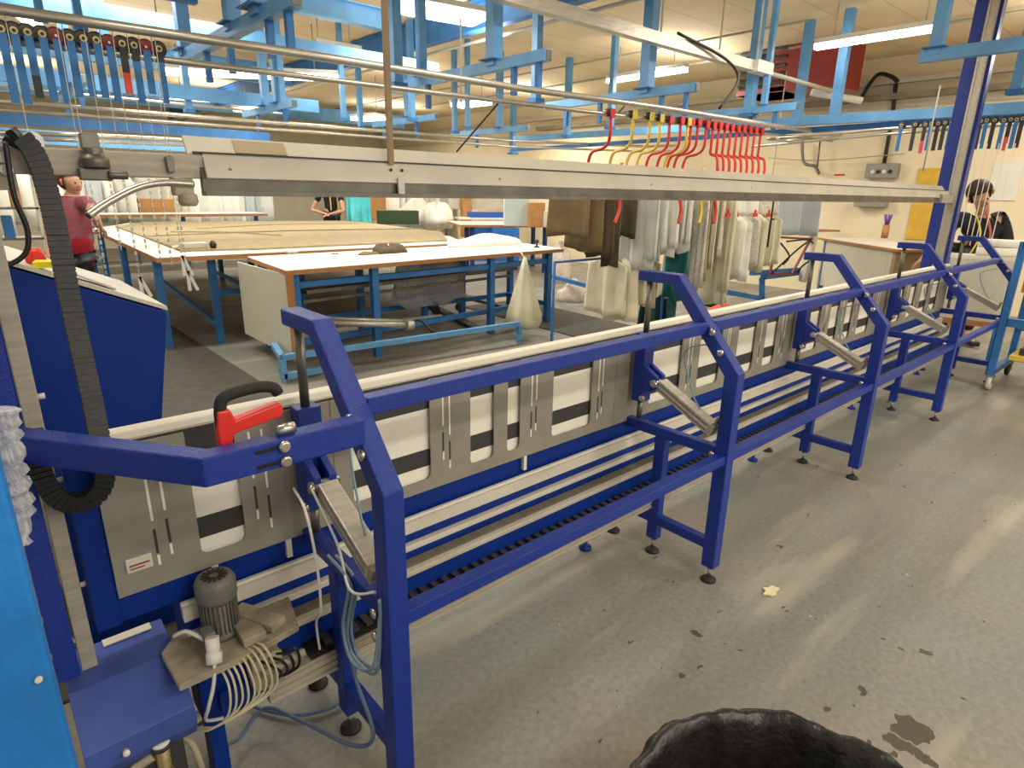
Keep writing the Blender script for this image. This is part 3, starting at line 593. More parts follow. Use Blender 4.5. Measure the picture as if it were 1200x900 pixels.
# single posts hanging from the roof
posts = [(48,22,.05,'thin blue post at the extreme upper left'),(94,33,.055,'blue post left of the strap trolleys'),(123,52,.07,'blue post right above the strap trolleys'),
 (222,130,.075,'tall blue post just right of the strap trolleys'),(332,130,.07,'blue post left of the pale rail junction'),(423,150,.07,'long blue post left of the brown strut'),
 (403,140,.06,'blue post second to the left of the brown strut'),(483,140,.07,'blue post right of the brown strut'),(465,100,.09,'thick blue post directly behind the brown strut'),
 (533,155,.07,'blue post below the right end of the big lamp'),(548,150,.06,'thin blue post beside the lamp end'),(601,180,.12,'wide blue post in the centre reaching down to the beige beam'),
 (628,118,.08,'blue post right of the centre bracket'),(664,160,.09,'blue post left of the first red hanger'),(715,150,.075,'blue post behind the first red hanger'),
 (877,135,.10,'leaning blue post left of the red heater'),(933,145,.10,'blue post in front of the red heater'),(977,140,.10,'blue post right of the red heater, crossing the lamp'),
 (1190,108,.08,'blue post at the extreme upper right')]
for (px, py, w, lab) in posts:
    z = 2.55 if py > 90 else 2.75
    P = at(px, py, Z=z)
    if P.x > 11: P = at(px, py, Y=8.0)
    t = thing('steel_post', P, lab + (', hanging from roof' if len(lab.split()) < 11 else ''), 'post')
    bm = NB(); box(bm, P.x-w/2, P.x+w/2, P.y-w/2, P.y+w/2, P.z, ZC); obj('post_tube', bm, M_SKY, t)
    f = NB(); box(f, P.x-w*.8, P.x+w*.8, P.y-w*.8, P.y+w*.8, P.z-.02, P.z+.02); obj('foot_plate', f, M_SKYD, t)
    if 870 < px < 1200: f = NB(); tube(f, [P + Vector((0,-w,.0)), P + Vector((0,-w,-.04))], .015, 6); obj('bolt', f, M_STEEL, t)

# strap trolleys at upper left
M_WHEEL = mat('dark_roller', (44, 38, 32), .4); M_HUB = mat('brass_hub', (196, 180, 132), .4, metal=.4); M_WHEELR = mat('maroon_roller', (116, 30, 32), .35)
M_STRB = mat('blue_strap', (52, 116, 178), .6); M_STRK = mat('dark_strap', (50, 48, 50), .6); M_STRR = mat('red_strap', (226, 74, 48), .5); M_STRP = mat('pink_strap', (214, 84, 96), .5)
def trolley(P, wm, parts, label, group, along='X'):
    """P = centre of wheel; parts=[(len, mat)]"""
    t = thing('strap_trolley', P, label, 'trolley', group); r = .040 if along == 'X' else .034
    ax = 'Y' if along == 'X' else 'X'
    f = NB(); lathe(f, P, [(r*.7,-.012),(r,-.009),(r,.009),(r*.7,.012)], 20, ax); w = obj('roller', f, wm, t)
    o = Vector((0,-1,0)) if along == 'X' else Vector((-1,0,0))
    if wm is M_WHEEL: f = NB(); lathe(f, P + o*.0135, [(.0165,-.002),(.0165,.002)], 14, ax); obj('hub', f, M_HUB, w); f = NB(); lathe(f, P + o*.016, [(.008,-.002),(.008,.002)], 10, ax); obj('axle', f, M_WHEEL, w)
    else: f = NB(); lathe(f, P + o*.0135, [(.006,-.002),(.006,.002)], 10, ax); obj('axle', f, M_FIXT, w)
    z = P.z - r * .4
    for (l, m) in parts:
        f = NB(); q = P + o * .014
        if along == 'X': box(f, q.x-.017, q.x+.017, q.y-.003, q.y+.003, z - l, z)
        else: box(f, q.x-.003, q.x+.003, q.y-.017, q.y+.017, z - l, z)
        obj('strap', f, m, t); z -= l
    return t
B_, K_, R_, P_ = M_STRB, M_STRK, M_STRR, M_STRP
row = [(1,37,'w',[(.30,B_)]),(16,39,'w',[(.30,B_)]),(32,41,'w',[(.17,B_),(.10,K_)]),(49,43,'w',[(.28,B_)]),(65,45,'r',[(.27,B_)]),(81,47,'w',[(.25,B_)]),(97,48,'w',[(.25,B_)]),
       (112,50,'w',[(.25,B_)]),(127,53,'r',[(.26,B_)]),(142,54,'w',[(.12,K_),(.10,R_)]),(156,56,'w',[(.06,K_),(.2,B_)]),(170,58,'r',[(.21,B_)]),(185,60,'w',[(.05,K_),(.2,B_)])]
for k, (px, py, w, parts) in enumerate(row):
    P = at(px, py, Y=4.0); P.y = 3.985; P.z += .008
    desc = ('maroon' if w == 'r' else 'dark') + ' roller trolley with ' + ('red-tipped dark' if parts[-1][1] is R_ else 'blue and dark' if len(parts) > 1 else 'blue') + ' strap'
    trolley(P, M_WHEELR if w == 'r' else M_WHEEL, parts, desc + ', %s from left in upper left row' % ORD[k], 'strap trolleys at upper left')
# strap trolleys at upper right
rowr = [(1057,147,B_),(1073,146,K_),(1085,146,P_),(1092,145,B_),(1100,145,K_),(1108,144,K_),(1116,143,B_),(1150,142,K_),(1157,141,B_),(1166,141,K_),(1177,141,B_),(1185,140,P_),(1192,140,B_),(1199,139,K_)]
for k, (px, py, m) in enumerate(rowr):
    P = at(px, py, X=7.57)
    side = 'left of the tall column' if px < 1130 else 'right of the tall column'
    kk = k if px < 1130 else k - 7
    trolley(P, M_WHEEL, [(.24, m)] if m is not P_ else [(.14, K_),(.12, P_)], '%s strap trolley, %s from the left among those %s' % ({B_:'blue',K_:'dark',P_:'pink-tipped'}[m], ORD[kk], side), 'strap trolleys at upper right', 'Y')

# goose-neck hangers
M_HRED = mat('hanger_red', (214, 52, 46), .4); M_HYEL = mat('hanger_yellow', (228, 200, 76), .4); M_HDK = mat('hanger_dark_red', (96, 30, 34), .4)
hang = [(714,132,'r',40,'L'),(740,134,'y',38,'L'),(760,136,'y',38,'L'),(772,138,'y',36,'L'),(783,140,'r',38,'L'),(796,141,'r',38,'L'),(804,142,'y',38,'L'),(808,143,'r',36,'L'),(816,143,'r',38,'L'),(826,145,'r',30,'L'),
        (834,146,'r',32,'R'),(841,147,'r',32,'R'),(848,148,'r',33,'R'),(855,149,'r',33,'R'),(862,150,'r',33,'R'),(869,150,'r',33,'R'),(876,151,'r',33,'R'),(883,152,'r',33,'R'),(890,153,'r',33,'R')]
nr = {'r': 0, 'y': 0}
for k, (px, py, c, ln, dr) in enumerate(hang):
    P = at(px, py, Y=3.98); col = M_HRED if c == 'r' else M_HYEL
    nm = {'r': 'red', 'y': 'yellow'}[c]
    lab = '%s goose-neck garment hanger, %s %s one from the left on the rail' % (nm, ORD[nr[c]], nm); nr[c] += 1
    t = thing('goose_neck_hanger', P, lab, 'hanger', 'goose-neck hangers on the rail'); s = -1 if dr == 'L' else 1
    f = NB(); lathe(f, P, [(.028,-.035),(.036,-.03),(.036,.03),(.028,.035)], 14, 'Y'); obj('trolley_wheel', f, M_HDK if c == 'r' else MATS['dark_roller'], t)
    f = NB(); box(f, P.x-.03, P.x+.03, P.y-.05, P.y-.04, P.z-.045, P.z+.03); obj('trolley_plate', f, col, t)
    f = NB(); L0 = .30
    y2 = P.y + (.18 if s < 0 else -.10)
    pts = bez([P + Vector((0,-.02,-.04)), P + Vector((0,-.02,-L0*.75)), P + Vector((0,(y2-P.y)*.25,-L0)), P + Vector((0,(y2-P.y)*1.0,-L0-.03)), P + Vector((0,(y2-P.y)*1.25,-L0-.12)), P + Vector((0,(y2-P.y)*1.25,-L0-.22))], 5)
    tube(f, pts, .015, 8); obj('bent_hook', f, col, t)

# ------------------------------------------------------------------ garments on the rail
M_G = {'brown': mat('brown_cloth', (122, 102, 68), .95, var=.12, vscale=6, bump=.4, bscale=20), 'dkbrown': mat('dark_brown_cloth', (88, 76, 56), .95, var=.15, vscale=6, bump=.4, bscale=20),
       'grey': mat('light_grey_cloth', (212, 212, 202), .9, var=.08, vscale=5, bump=.4, bscale=20), 'white': mat('white_cloth', (234, 232, 220), .9, var=.06, vscale=5, bump=.4, bscale=20),
       'cream': mat('cream_cloth', (222, 214, 186), .9, var=.08, vscale=5, bump=.4, bscale=20), 'teal': mat('teal_cloth', (24, 100, 98), .9, var=.15, vscale=6, bump=.4, bscale=20),
       'dteal': mat('dark_teal_sack', (14, 66, 66), .6, var=.2, vscale=6, bump=.5, bscale=15), 'pblue': mat('pale_blue_grey_cloth', (186, 194, 196), .9, var=.05, vscale=4, bump=.3, bscale=15),
       'tan': mat('patterned_tan_cloth', (168, 152, 124), .9, col2=(190, 178, 152), vscale=25), 'pat': mat('speckled_white_cloth', (222, 218, 200), .9, col2=(198, 190, 172), vscale=30)}
def cloth_mesh(c, w, th, zt, zb, seed, top=.25, hem=.02, folds=3, ang=0.0, seg=28, nz=9, flare=1.05):
    """closed hanging cloth: loft of rippled flat ovals; w across (local u), th thickness (local v)"""
    rnd = random.Random(seed); ph = rnd.random() * 6; bm = NB(); rings = []
    ca, sa = math.cos(ang), math.sin(ang)
    for j in range(nz):
        t = j / (nz - 1); z = zt + (zb - zt) * t
        wd = w * (top + (1 - top) * min(1, t / .12) ** .6) if t < .12 else w * (1 + (flare - 1) * t)
        ring = []
        for k in range(seg):
            a = 2*PI*k/seg; u = math.cos(a) * wd / 2
            v = math.copysign(abs(math.sin(a)) ** .5, math.sin(a)) * th / 2 * (.6 + .4 * t)
            v += th * (.5 * math.sin(folds * 2 * PI * (u / w) + ph + t * .6) + .3 * math.sin((folds * 2 + 1) * 2 * PI * (u / w) + ph * 3 - t)) * (.3 + .7 * t)
            zz = z + (hem * math.sin(folds * 4 * u / w + ph * 2) if j == nz - 1 else 0)
            ring.append(bm.verts.new((c[0] + v * ca - u * sa, c[1] + v * sa + u * ca, zz)))
        rings.append(ring)
    for a, b in zip(rings, rings[1:]):
        for k in range(seg): f = bm.faces.new([a[k], a[(k+1)%seg], b[(k+1)%seg], b[k]]); f.smooth = True
    bm.faces.new(rings[0]); bm.faces.new(rings[-1][::-1]); return bm
def garment(kind, px, py, Yc, w, th, zt, zb, col, label, sd, folds=3, ang=0, name=None, sleeves=False, group='garments on the hanger rail', legs=False):
    P = at(px, py, Y=Yc); c = (P.x, Yc)
    t = thing(name or kind, (c[0], c[1], zb), label, 'garment', group)
    if legs:
        hz = zt - (zt - zb) * .3
        obj('waist', cloth_mesh(c, w, th, zt, hz, sd, .9, 0, folds, ang), M_G[col], t)
        for s in (-1, 1): obj('trouser_leg', cloth_mesh((c[0], c[1] + s*w*.24), w*.47, th*.9, hz + .03, zb, sd + s, .9, .02, 2, ang, seg=18), M_G[col], t)
    else:
        obj('body', cloth_mesh(c, w, th, zt, zb, sd, .35, .02, folds, ang), M_G[col], t)
    if sleeves:
        for s in (-1, 1): obj('sleeve', cloth_mesh((c[0] - .02, c[1] + s*w*.47), w*.28, th*.8, zt - .12, zb + (zt-zb)*.12, sd+5+s, .5, .01, 2, ang, seg=16), M_G[col], t)
    return t
G = garment
G('folded_trousers', 668, 250, 4.0, .50, .05, 1.78, 1.24, 'brown', 'brown folded trousers, outermost left on the hanger rail', 1, 1, legs=False)
G('folded_trousers', 684, 250, 4.0, .46, .05, 1.78, 1.12, 'brown', 'brown trousers hanging just behind the outermost left pair, slightly longer', 2, 1)
G('jacket', 702, 250, 4.0, .34, .06, 1.78, 1.05, 'dkbrown', 'dark brown garment with narrow folds, right of the brown trousers', 3, 2)
G('jacket', 716, 250, 4.0, .20, .05, 1.7, .95, 'dkbrown', 'narrow dark brown garment beside the red hanger', 4, 2)
G('jacket', 733, 250, 4.0, .28, .05, 1.78, 1.22, 'dkbrown', 'short dark brown garment right of the red hanger', 5, 2)
for k, (px, zb, w, col) in enumerate(((745,.90,.50,'grey'),(758,.98,.44,'grey'),(771,1.02,.46,'white'),(782,1.08,.40,'grey'),(791,1.04,.36,'white'))):
    G('jacket', px, 250, 4.0, w, .07, 1.78, zb, col, 'light grey-white jacket, %s from left in the group left of the teal garment' % ORD[k], 20+k, 3, sleeves=True)
G('long_coat', 797, 250, 4.0, .28, .05, 1.78, .50, 'teal', 'long teal garment between the pale jackets and the cream ones', 31, 2)
for k, (px, zb, w, col) in enumerate(((808,.48,.42,'pat'),(815,.72,.40,'tan'),(823,.70,.34,'cream'),(831,.95,.40,'pat'),(839,.38,.46,'cream'),(846,.42,.36,'cream'))):
    G('jacket', px, 250, 4.0, w, .06, 1.78, zb, col, '%s jacket, %s from the left in the group right of the teal garment' % ({'pat':'speckled white','tan':'patterned tan','cream':'cream'}[col], ORD[k]), 40+k, 3, sleeves=(k % 2 == 0))
for k, (px, zb, w, col) in enumerate(((857,.70,.42,'white'),(866,.62,.34,'white'),(874,.78,.40,'pat'),(883,.72,.40,'cream'),(891,.76,.42,'cream'),(899,.80,.40,'cream'))):
    G('folded_trousers', px, 260, 4.0, w, .07, 1.42, zb, col, '%s trousers, %s from left among those on red clips' % ({'pat':'speckled','white':'white','cream':'cream'}[col], ORD[k]), 50+k, 2, name='trousers')
for k, px in enumerate((852,862,884,900)):
    P = at(px, 252, Y=3.78); bm = NB(); box(bm, P.x-.04, P.x+.04, P.y-.02, P.y+.0, P.z-.02, P.z+.02); box(bm, P.x-.01, P.x+.01, P.y-.02, P.y+.0, P.z+.02, P.z+.06); tag(obj('trouser_clip', bm, M_HRED), 'red trouser clip, %s from the left above the white trousers' % ORD[k], 'clip', 'red trouser clips')
G('jacket', 868, 240, 4.0, .46, .06, 1.78, 1.42, 'white', 'short white shirt folded above the red trouser clips, left one', 61, 2)
G('jacket', 893, 240, 4.0, .44, .06, 1.78, 1.40, 'pat', 'short pale shirt folded above the red trouser clips, right one', 62, 2)
G('jacket', 918, 245, 4.0, .50, .06, 1.80, 1.16, 'pblue', 'pale blue-grey garment with a wide smooth face at the right end of the rail', 63, 1)
G('jacket', 938, 245, 4.0, .56, .06, 1.80, 1.14, 'pblue', 'smooth pale grey garment, outermost right on the rail', 64, 1)
# lower row on a second level
for k, (px, zt, zb, w, col) in enumerate(((712,1.0,.42,.50,'cream'),(725,.99,.34,.46,'cream'),(737,.96,.52,.44,'cream'),(748,.95,.46,.40,'tan'),(758,.96,.56,.38,'cream'))):
    G('folded_trousers', px, 320, 4.15, w, .09, zt, zb, col, '%s folded trousers, %s from the left in the low stack under the brown ones' % ({'tan':'patterned','cream':'cream'}[col], ORD[k]), 70+k, 2, group='low row of folded trousers')
TS = at(772, 350, Y=4.3); bm = cloth_mesh((TS.x, 4.3), .42, .26, .52, .03, 81, .6, .0, 2, .5); tag(obj('teal_sack', bm, M_G['dteal']), 'dark teal sack standing on the floor under the pale jackets', 'sack')
bm = NB(); tube(bm, [(4.2,4.15,1.0),(6.0,4.15,1.0)], .012, 8)
for x in (4.2, 6.0): tube(bm, [(x,4.15,0),(x,4.15,1.0)], .015, 8); tube(bm, [(x,3.9,.02),(x,4.5,.02)], .018, 6)
tag(obj('low_garment_rail', bm, M_SKYD), 'low rail carrying the stack of cream folded trousers', 'garment rail')
for k, (px, c) in enumerate(((726, M_HRED), (797, M_HRED), (821, M_HYEL), (838, M_HRED))):
    P = at(px, 232, Y=3.72); Q = at(px - (2 if k else 6), 262, Y=3.70); bm = NB(); tube(bm, bez([P + Vector((0,0,.3)), P, P.lerp(Q,.5) + Vector((.03,0,0)), Q]), .016, 8)
    tag(obj('hanging_strap', bm, c), ['red strap hanging among the dark brown garments', 'red strap hanging in front of the teal garment', 'yellow strap among the speckled jackets', 'short red strap right of the yellow strap'][k], 'strap')
bm = NB(); P = at(904, 255, Y=3.7); tube(bm, [P + Vector((0,0,.35)), P + Vector((0,0,-.35))], .012, 6); beam(bm, P + Vector((-.01,0,-.02)), P + Vector((.08,0,-.02)), .01, .02); tag(obj('black_pole', bm, M_BLACK), 'thin black pole between the cream trousers and the pale blue-grey garment', 'pole')

# ------------------------------------------------------------------ tables
def polytable(name, corners, z, th, legs, label, rails=(), low=.15, lm=M_SKYD, top=M_LAM, edge=M_WOOD, cat='table'):
    cx = sum(c[0] for c in corners)/len(corners); cy = sum(c[1] for c in corners)/len(corners)
    t = thing(name, (cx, cy, 0), label, cat)
    bm = NB(); prism(bm, corners, 'Z', z - .006, z); obj('laminate_top', bm, top, t)
    bm = NB(); prism(bm, corners, 'Z', z - th, z - .006); obj('wooden_edge_board', bm, edge, t)
    for (x, y) in legs:
        f = NB(); box(f, x-.035, x+.035, y-.035, y+.035, .0, z - th); obj('leg', f, lm, t)
    for (p, q, zz) in rails:
        f = NB(); beam(f, (p[0],p[1],zz), (q[0],q[1],zz), .05, .055); obj('stretcher', f, lm, t)
    return t
t1c = [(2.07,5.29),(5.83,5.60),(5.98,6.67),(2.2,6.62)]
t1 = polytable('cutting_table', t1c, .95, .045, [(2.16,5.36),(3.0,5.45),(4.6,5.58),(5.62,5.66),(2.3,6.5),(3.4,6.52),(4.9,6.55),(5.75,6.55)],
   'white-topped cutting table with plywood edge and pale side board, centre left', [((2.16,5.6),(5.6,5.9),.22),((2.2,6.5),(5.7,6.55),.25),((2.16,5.36),(2.2,6.5),.25),((5.62,5.66),(5.7,6.55),.25),((2.16,5.42),(5.6,5.68),.80)])
obj('side_board', prism(NB(), [(5.33,.16),(6.6,.16),(6.6,.905),(5.33,.905)], 'X', 2.085, 2.10), M_PAPERB, t1)
obj('board_edge', bx(2.075, 2.13, 5.295, 5.335, .13, .905), M_WOOD, t1)
# outrigger base rail in front of it
bm = NB(); a, b = at(318,412,Z=.26), at(560,385,Z=.24)
P0, P1 = Vector((1.92,5.18,.22)), Vector((4.55,5.02,.22))
tb = thing('base_rail', (3.2, 5.1, 0), 'light blue low rail lying in front of the white cutting table on short feet', 'rail')
bm = NB(); beam(bm, P0, P1, .05, .05); obj('rail_tube', bm, M_SKY, tb)
bm = NB(); beam(bm, P0, P0 + Vector((.12,.5,0)), .05, .05); obj('end_rail', bm, M_SKY, tb)
for p in (P0, P1): f = NB(); box(f, p.x-.025, p.x+.025, p.y-.025, p.y+.025, .03, .2); lathe(f, (p.x,p.y,0), [(.025,0),(.025,.012),(.01,.03)], 10); obj('foot', f, M_SKY, tb)
bm = NB(); beam(bm, P0 + Vector((0,0,-.17)), P0 + Vector((.35,.0,-.17)), .05, .05); obj('lower_rail', bm, M_SKY, tb)
# clutter under that table
bm = NB(); a, b = Vector((2.5,5.42,.42)), Vector((3.22,5.25,.33)); tube(bm, [a, b], .03, 10); tube(bm, [a + Vector((0,.07,.03)), b + Vector((0,.07,.03))], .02, 8); tube(bm, [b, b + Vector((.08,0,-.01))], .05, 10); tag(obj('pneumatic_ram', bm, M_ALU), 'aluminium ram lying on the rails under the white table', 'ram')
bm = NB(); tube(bm, bez([b, b + Vector((.2,.05,.02)), b + Vector((.3,-.05,-.1)), b + Vector((.5,.0,-.12))]), .012, 6); tag(obj('loose_cable', bm, M_BLACK), 'black cable trailing from the aluminium ram under the table', 'cable')
bm = NB(); beam(bm, (2.3,5.5,.72), (5.3,5.95,.70), .10, .035); beam(bm, (2.3,5.55,.62), (5.2,5.9,.62), .03, .03); tag(obj('cable_tray', bm, M_DSTEEL), 'perforated metal tray running just under the white table top', 'tray')
for (px, py, q, lab) in ((480,345,(560,385),'black and white track strip on the floor under the table, left one'),(520,340,(640,372),'black and white track strip on the floor beyond the table, right one')):
    bm = NB(); beam(bm, at(px,py,Z=.03), at(q[0],q[1],Z=.03), .12, .03); tag(obj('floor_track', bm, M_DARKS), lab, 'track')
bm = cloth_mesh((4.25, 6.35), .9, .12, .80, .30, 91, .9, .06, 3, PI/2 - .1, flare=1.2); tag(obj('plastic_sheet', bm, MATS['cloudy_plastic']), 'clear plastic sheet draped under the white cutting table', 'sheet')
# items on the table
def pile(name, P, L, W, H, m, label, cat, ang=0, seed=1, n=1):
    rnd = random.Random(seed); bm = NB(); seg, nz = 26, 6; rings = []
    for j in range(nz):
        t = j/(nz-1); s = math.cos(t*PI/2) ** .45 if j < nz-1 else .12; ring = []
        for k in range(seg):
            a = 2*PI*k/seg; rr = 1 + .13*math.sin(3*a+seed) + .07*math.sin(7*a+seed*2+j)
            u, v = math.cos(a)*L/2*s*rr, math.sin(a)*W/2*s*rr
            z = P[2] + .001 + H*math.sin(t*PI/2)*(1 + .25*math.sin(2*a+seed)) if j else P[2] + .001
            ring.append(bm.verts.new((P[0]+u*math.cos(ang)-v*math.sin(ang), P[1]+u*math.sin(ang)+v*math.cos(ang), z)))
        rings.append(ring)
    for a, b in zip(rings, rings[1:]):
        for k in range(seg): f = bm.faces.new([a[k], a[(k+1)%seg], b[(k+1)%seg], b[k]]); f.smooth = True
    bm.faces.new(rings[0][::-1]); bm.faces.new(rings[-1]); return tag(obj(name, bm, m), label, cat)
pile('brown_cloth_bundle', at(455,296,Z=.95), .42, .3, .085, M_G['dkbrown'], 'crumpled dark brown cloth on the white cutting table', 'cloth', .1, 3)
pile('brown_cloth_scrap', at(432,298,Z=.95), .26, .16, .025, M_G['brown'], 'flat brown cloth scrap left of the crumpled dark brown cloth', 'cloth', .1, 4)
pile('white_fabric_pile', at(572,287,Z=.95), 1.25, .45, .12, M_G['white'], 'thick pile of white fabric at the right end of the white cutting table', 'fabric', .1, 5)
P = at(341, 297, Z=.95); bm = NB(); box(bm, P.x-.06, P.x+.06, P.y-.05, P.y+.05, .951, .975); tag(obj('glass_dish', bm, M_PLBAG, None, .004), 'small clear dish on the near left corner of the white table', 'dish')
P = at(391, 298, Z=.95); bm = NB(); lathe(bm, (P.x,P.y,.951), [(.02,0),(.022,.006),(.012,.012)], 10); lathe(bm, (P.x+.04,P.y,.951), [(.015,0),(.015,.008),(.008,.012)], 10); tag(obj('chalk', bm, M_RED), 'small red tailor chalk on the white table', 'chalk')
P = at(629, 290, Z=.95); bm = NB(); lathe(bm, (P.x,P.y,.951), [(.04,0),(.04,.012),(.012,.02),(.014,.05),(.028,.07),(.018,.10)], 14); tag(obj('spool_stand', bm, M_BLACK), 'small black spool stand at the right end of the white table', 'stand')
# cone shaped bag
bg = thing('hanging_sack', (5.05,5.18,0), 'cream cone-shaped cloth sack hanging at the right end of the white table', 'sack')
BC = at(614, 345, Y=5.2); f = NB(); rings = []; seg = 30
for j, (r, z) in enumerate(((.015,.93),(.05,.80),(.10,.62),(.155,.42),(.195,.28),(.205,.20),(.18,.14),(.12,.115),(.03,.11))):
    rings.append([f.verts.new((BC.x + r*(1+.09*math.sin(7*a+.4*j))*math.cos(a) + .04*(.9-z)*0, BC.y + r*(1+.09*math.sin(7*a+.4*j))*math.sin(a), z)) for a in [2*PI*k/seg for k in range(seg)]])
for a, b in zip(rings, rings[1:]):
    for k in range(seg): q = f.faces.new([a[k], a[(k+1)%seg], b[(k+1)%seg], b[k]]); q.smooth = True
f.faces.new(rings[0]); f.faces.new(rings[-1][::-1])
obj('sack_cloth', f, mat('sack_cream', (214, 210, 182), .9, var=.06, vscale=6), bg)
f = NB(); tube(f, [(BC.x,BC.y,.92),(BC.x,BC.y+.1,1.0)], .008, 6); obj('tie', f, M_CREAM, bg)

# long brown-covered table
t2c = [(at(x, y, Z=.97).x, at(x, y, Z=.97).y) for x, y in ((183,302),(183,302),(528,277),(412,259.5),(150,261.5),(108,268))]; t2c[1] = (5.1, t2c[0][1])
t2 = polytable('spreading_table', t2c, .97, .05, [(1.95,7.0),(1.45,7.05),(2.9,7.0),(4.6,7.0),(1.5,9.0),(1.58,11.0),(1.62,12.4),(3.2,9.5),(3.5,12.0),(5.6,12.0)],
   'very long wooden-edged spreading table covered with brown cloth', [((1.95,7.0),(2.3,11.0),.2),((1.45,7.05),(1.6,12.4),.22),((2.9,7.0),(3.3,12),.22),((1.95,7.0),(4.6,7.0),.55)])
obj('brown_cover', prism(NB(), [(at(x, y, Z=.99).x, at(x, y, Z=.99).y) for x, y in ((212,293),(300,291),(524,281),(518,272),(412,258.5),(170,260),(135,265),(150,270))], 'Z', .971, .992), M_BROWNC, t2)
bm = NB()
for (a, b) in (((170,277),(500,268)),((230,268),(420,262)),((200,272),(330,276))): tube(bm, bez([at(a[0],a[1],Z=.996), at((a[0]+b[0])/2,(a[1]+b[1])/2-2,Z=1.0), at(b[0],b[1],Z=.996)]), .012, 5)
obj('cloth_fold', bm, M_BROWNC, t2)
P = at(228, 290, Z=1.0); bm = NB(); box(bm, P.x-.12, P.x+.12, P.y-.06, P.y+.06, .993, 1.053); tube(bm, [(P.x-.15,P.y,1.02),(P.x-.22,P.y,1.01)], .015, 6); tag(obj('cloth_cutter', bm, M_ALU, None, .005), 'small grey cutting tool on the near edge of the brown-covered table', 'tool')
P = at(250, 290, Z=1.0); bm = NB(); lathe(bm, (P.x,P.y,.993), [(.03,0),(.04,.04),(.02,.08)], 10); tag(obj('black_weight', bm, M_BLACK), 'black knob-shaped weight right of the grey cutting tool', 'weight')
# more tables further back
polytable('far_table', [(1.5,14.3),(5.3,14.3),(5.3,15.2),(1.5,15.2)], 1.10, .06, [(1.7,14.5),(3.6,14.5),(5.1,14.5)], 'far white table with plywood edge behind the brown-covered table', lm=M_SKYD)
polytable('far_table', [(7.6,10.2),(9.5,9.2),(10.2,10.6),(8.3,11.6)], 1.0, .05, [(7.9,10.2),(9.3,9.5),(9.9,10.5),(8.6,11.3)], 'distant white table with blue legs left of the brown trousers', [((7.9,10.2),(9.3,9.5),.5)], lm=mat('navy_steel', (32, 60, 120), .5))
# things on the distant table
def sbox(px, py, d, w, dp_, h, m, name, label, cat, z=None, ang=0.0):
    P = dp(px, py, d); z0 = P.z if z is None else z; bm = NB()
    c, s = math.cos(ang), math.sin(ang)
    prism(bm, [(P.x + c*a*w/2 - s*b*dp_/2, P.y + s*a*w/2 + c*b*dp_/2) for a, b in ((-1,-1),(1,-1),(1,1),(-1,1))], 'Z', z0, z0 + h)
    return tag(obj(name, bm, m, None, .004), label, cat)
M_CARD = mat('cardboard', (190, 138, 84), .8, var=.1, vscale=8); M_PB = mat('pale_blue_board', (206, 222, 220), .6)
sbox(605,257,12.2,.5,.2,.55,M_PB,'pale_blue_panel','pale blue panel standing on the distant white table','panel',1.0,-.6)
sbox(628,258,12.0,.3,.3,.45,M_CARD,'cardboard_box','open brown cardboard box on the distant white table','box',1.0,-.6)
sbox(642,258,12.0,.22,.3,.30,M_WHITEP,'white_carton','white carton right of the cardboard box on the distant table','box',1.0,-.6)
tt = sbox(660,262,11.4,.38,.34,.38,M_WHITEP,'white_machine','white boxy machine with blue front on the distant white table','machine',1.0,-.6)
sbox(578,260,15.2,1.2,.5,.12,mat('blue_cloth',(40,80,170),.8),'blue_folded_cloth','blue folded cloth on the shelf of the far bench','cloth',1.041,-.4)
sbox(578,262,15.2,1.8,.7,.04,M_LAM,'far_bench_top','narrow white bench behind the long white table','bench',1.0,-.4)
sbox(562,270,15.2,.6,.4,.80,mat('blue_crate',(44,110,196),.5),'blue_crate','blue crate under the far bench, left one','crate',0,-.4)
sbox(590,272,15.2,.7,.4,.80,MATS['blue_crate'],'blue_crate','blue crate under the far bench, right one','crate',0,-.4)
sbox(566,232,16.2,1.7,.1,.8,M_BEIGE,'beige_board','wide beige board leaning on the far wall behind the bench','board',1.2,-.3)
sbox(546,250,16.0,.25,.2,1.2,M_CARD,'cardboard_sheet','upright brown cardboard sheet left of the beige board','cardboard',.5,-.3)
# clear bags and floor clutter under the rail
pile('clear_bag', at(672,352,Z=0), .55, .5, .28, M_PLBAG, 'clear plastic bag of scraps on the floor, front one left of the trousers', 'bag', 0, 6)
pile('clear_bag', at(655,330,Z=0), .6, .5, .62, M_PLBAG, 'tall clear plastic bag behind the front one', 'bag', .4, 8)
pile('clear_bag', at(708,345,Z=0), .5, .5, .35, M_PLBAG, 'clear plastic bag half hidden by the cream trousers', 'bag', .8, 9)
pile('grey_scraps', at(713,362,Z=0), .38, .2, .12, M_DSTEEL, 'pile of dark grey scraps on the floor right of the clear bags', 'scraps', .2, 12)
pile('orange_mat_roll', at(843,372,Z=0) , .5, .4, .16, mat('orange_red_mesh', (236, 92, 66), .6, bump=1, bscale=60), 'crumpled orange-red mesh on the floor behind the machine', 'mesh', .2, 14)
pile('black_bundle', at(838,358,Z=0), .45, .3, .16, M_BLACK, 'black bundle on the floor behind the orange-red mesh', 'bundle', .2, 15)
bm = NB(); beam(bm, at(640,322,Z=.35), at(692,336,Z=.35), .05, .06); tag(obj('blue_floor_rail', bm, M_SKYD), 'blue rail crossing in front of the clear plastic bags', 'rail')
pt = thing('yarn_trolley', (4.95,6.2,0), 'small trolley with black wheels and coloured spools beyond the table legs', 'trolley')
f = NB(); box(f, 4.7,5.2,6.95,7.3,.25,.3); box(f,4.7,4.75,6.95,7.0,.1,.8); box(f,5.15,5.2,6.95,7.0,.1,.8); obj('trolley_frame', f, M_SKYD, pt)
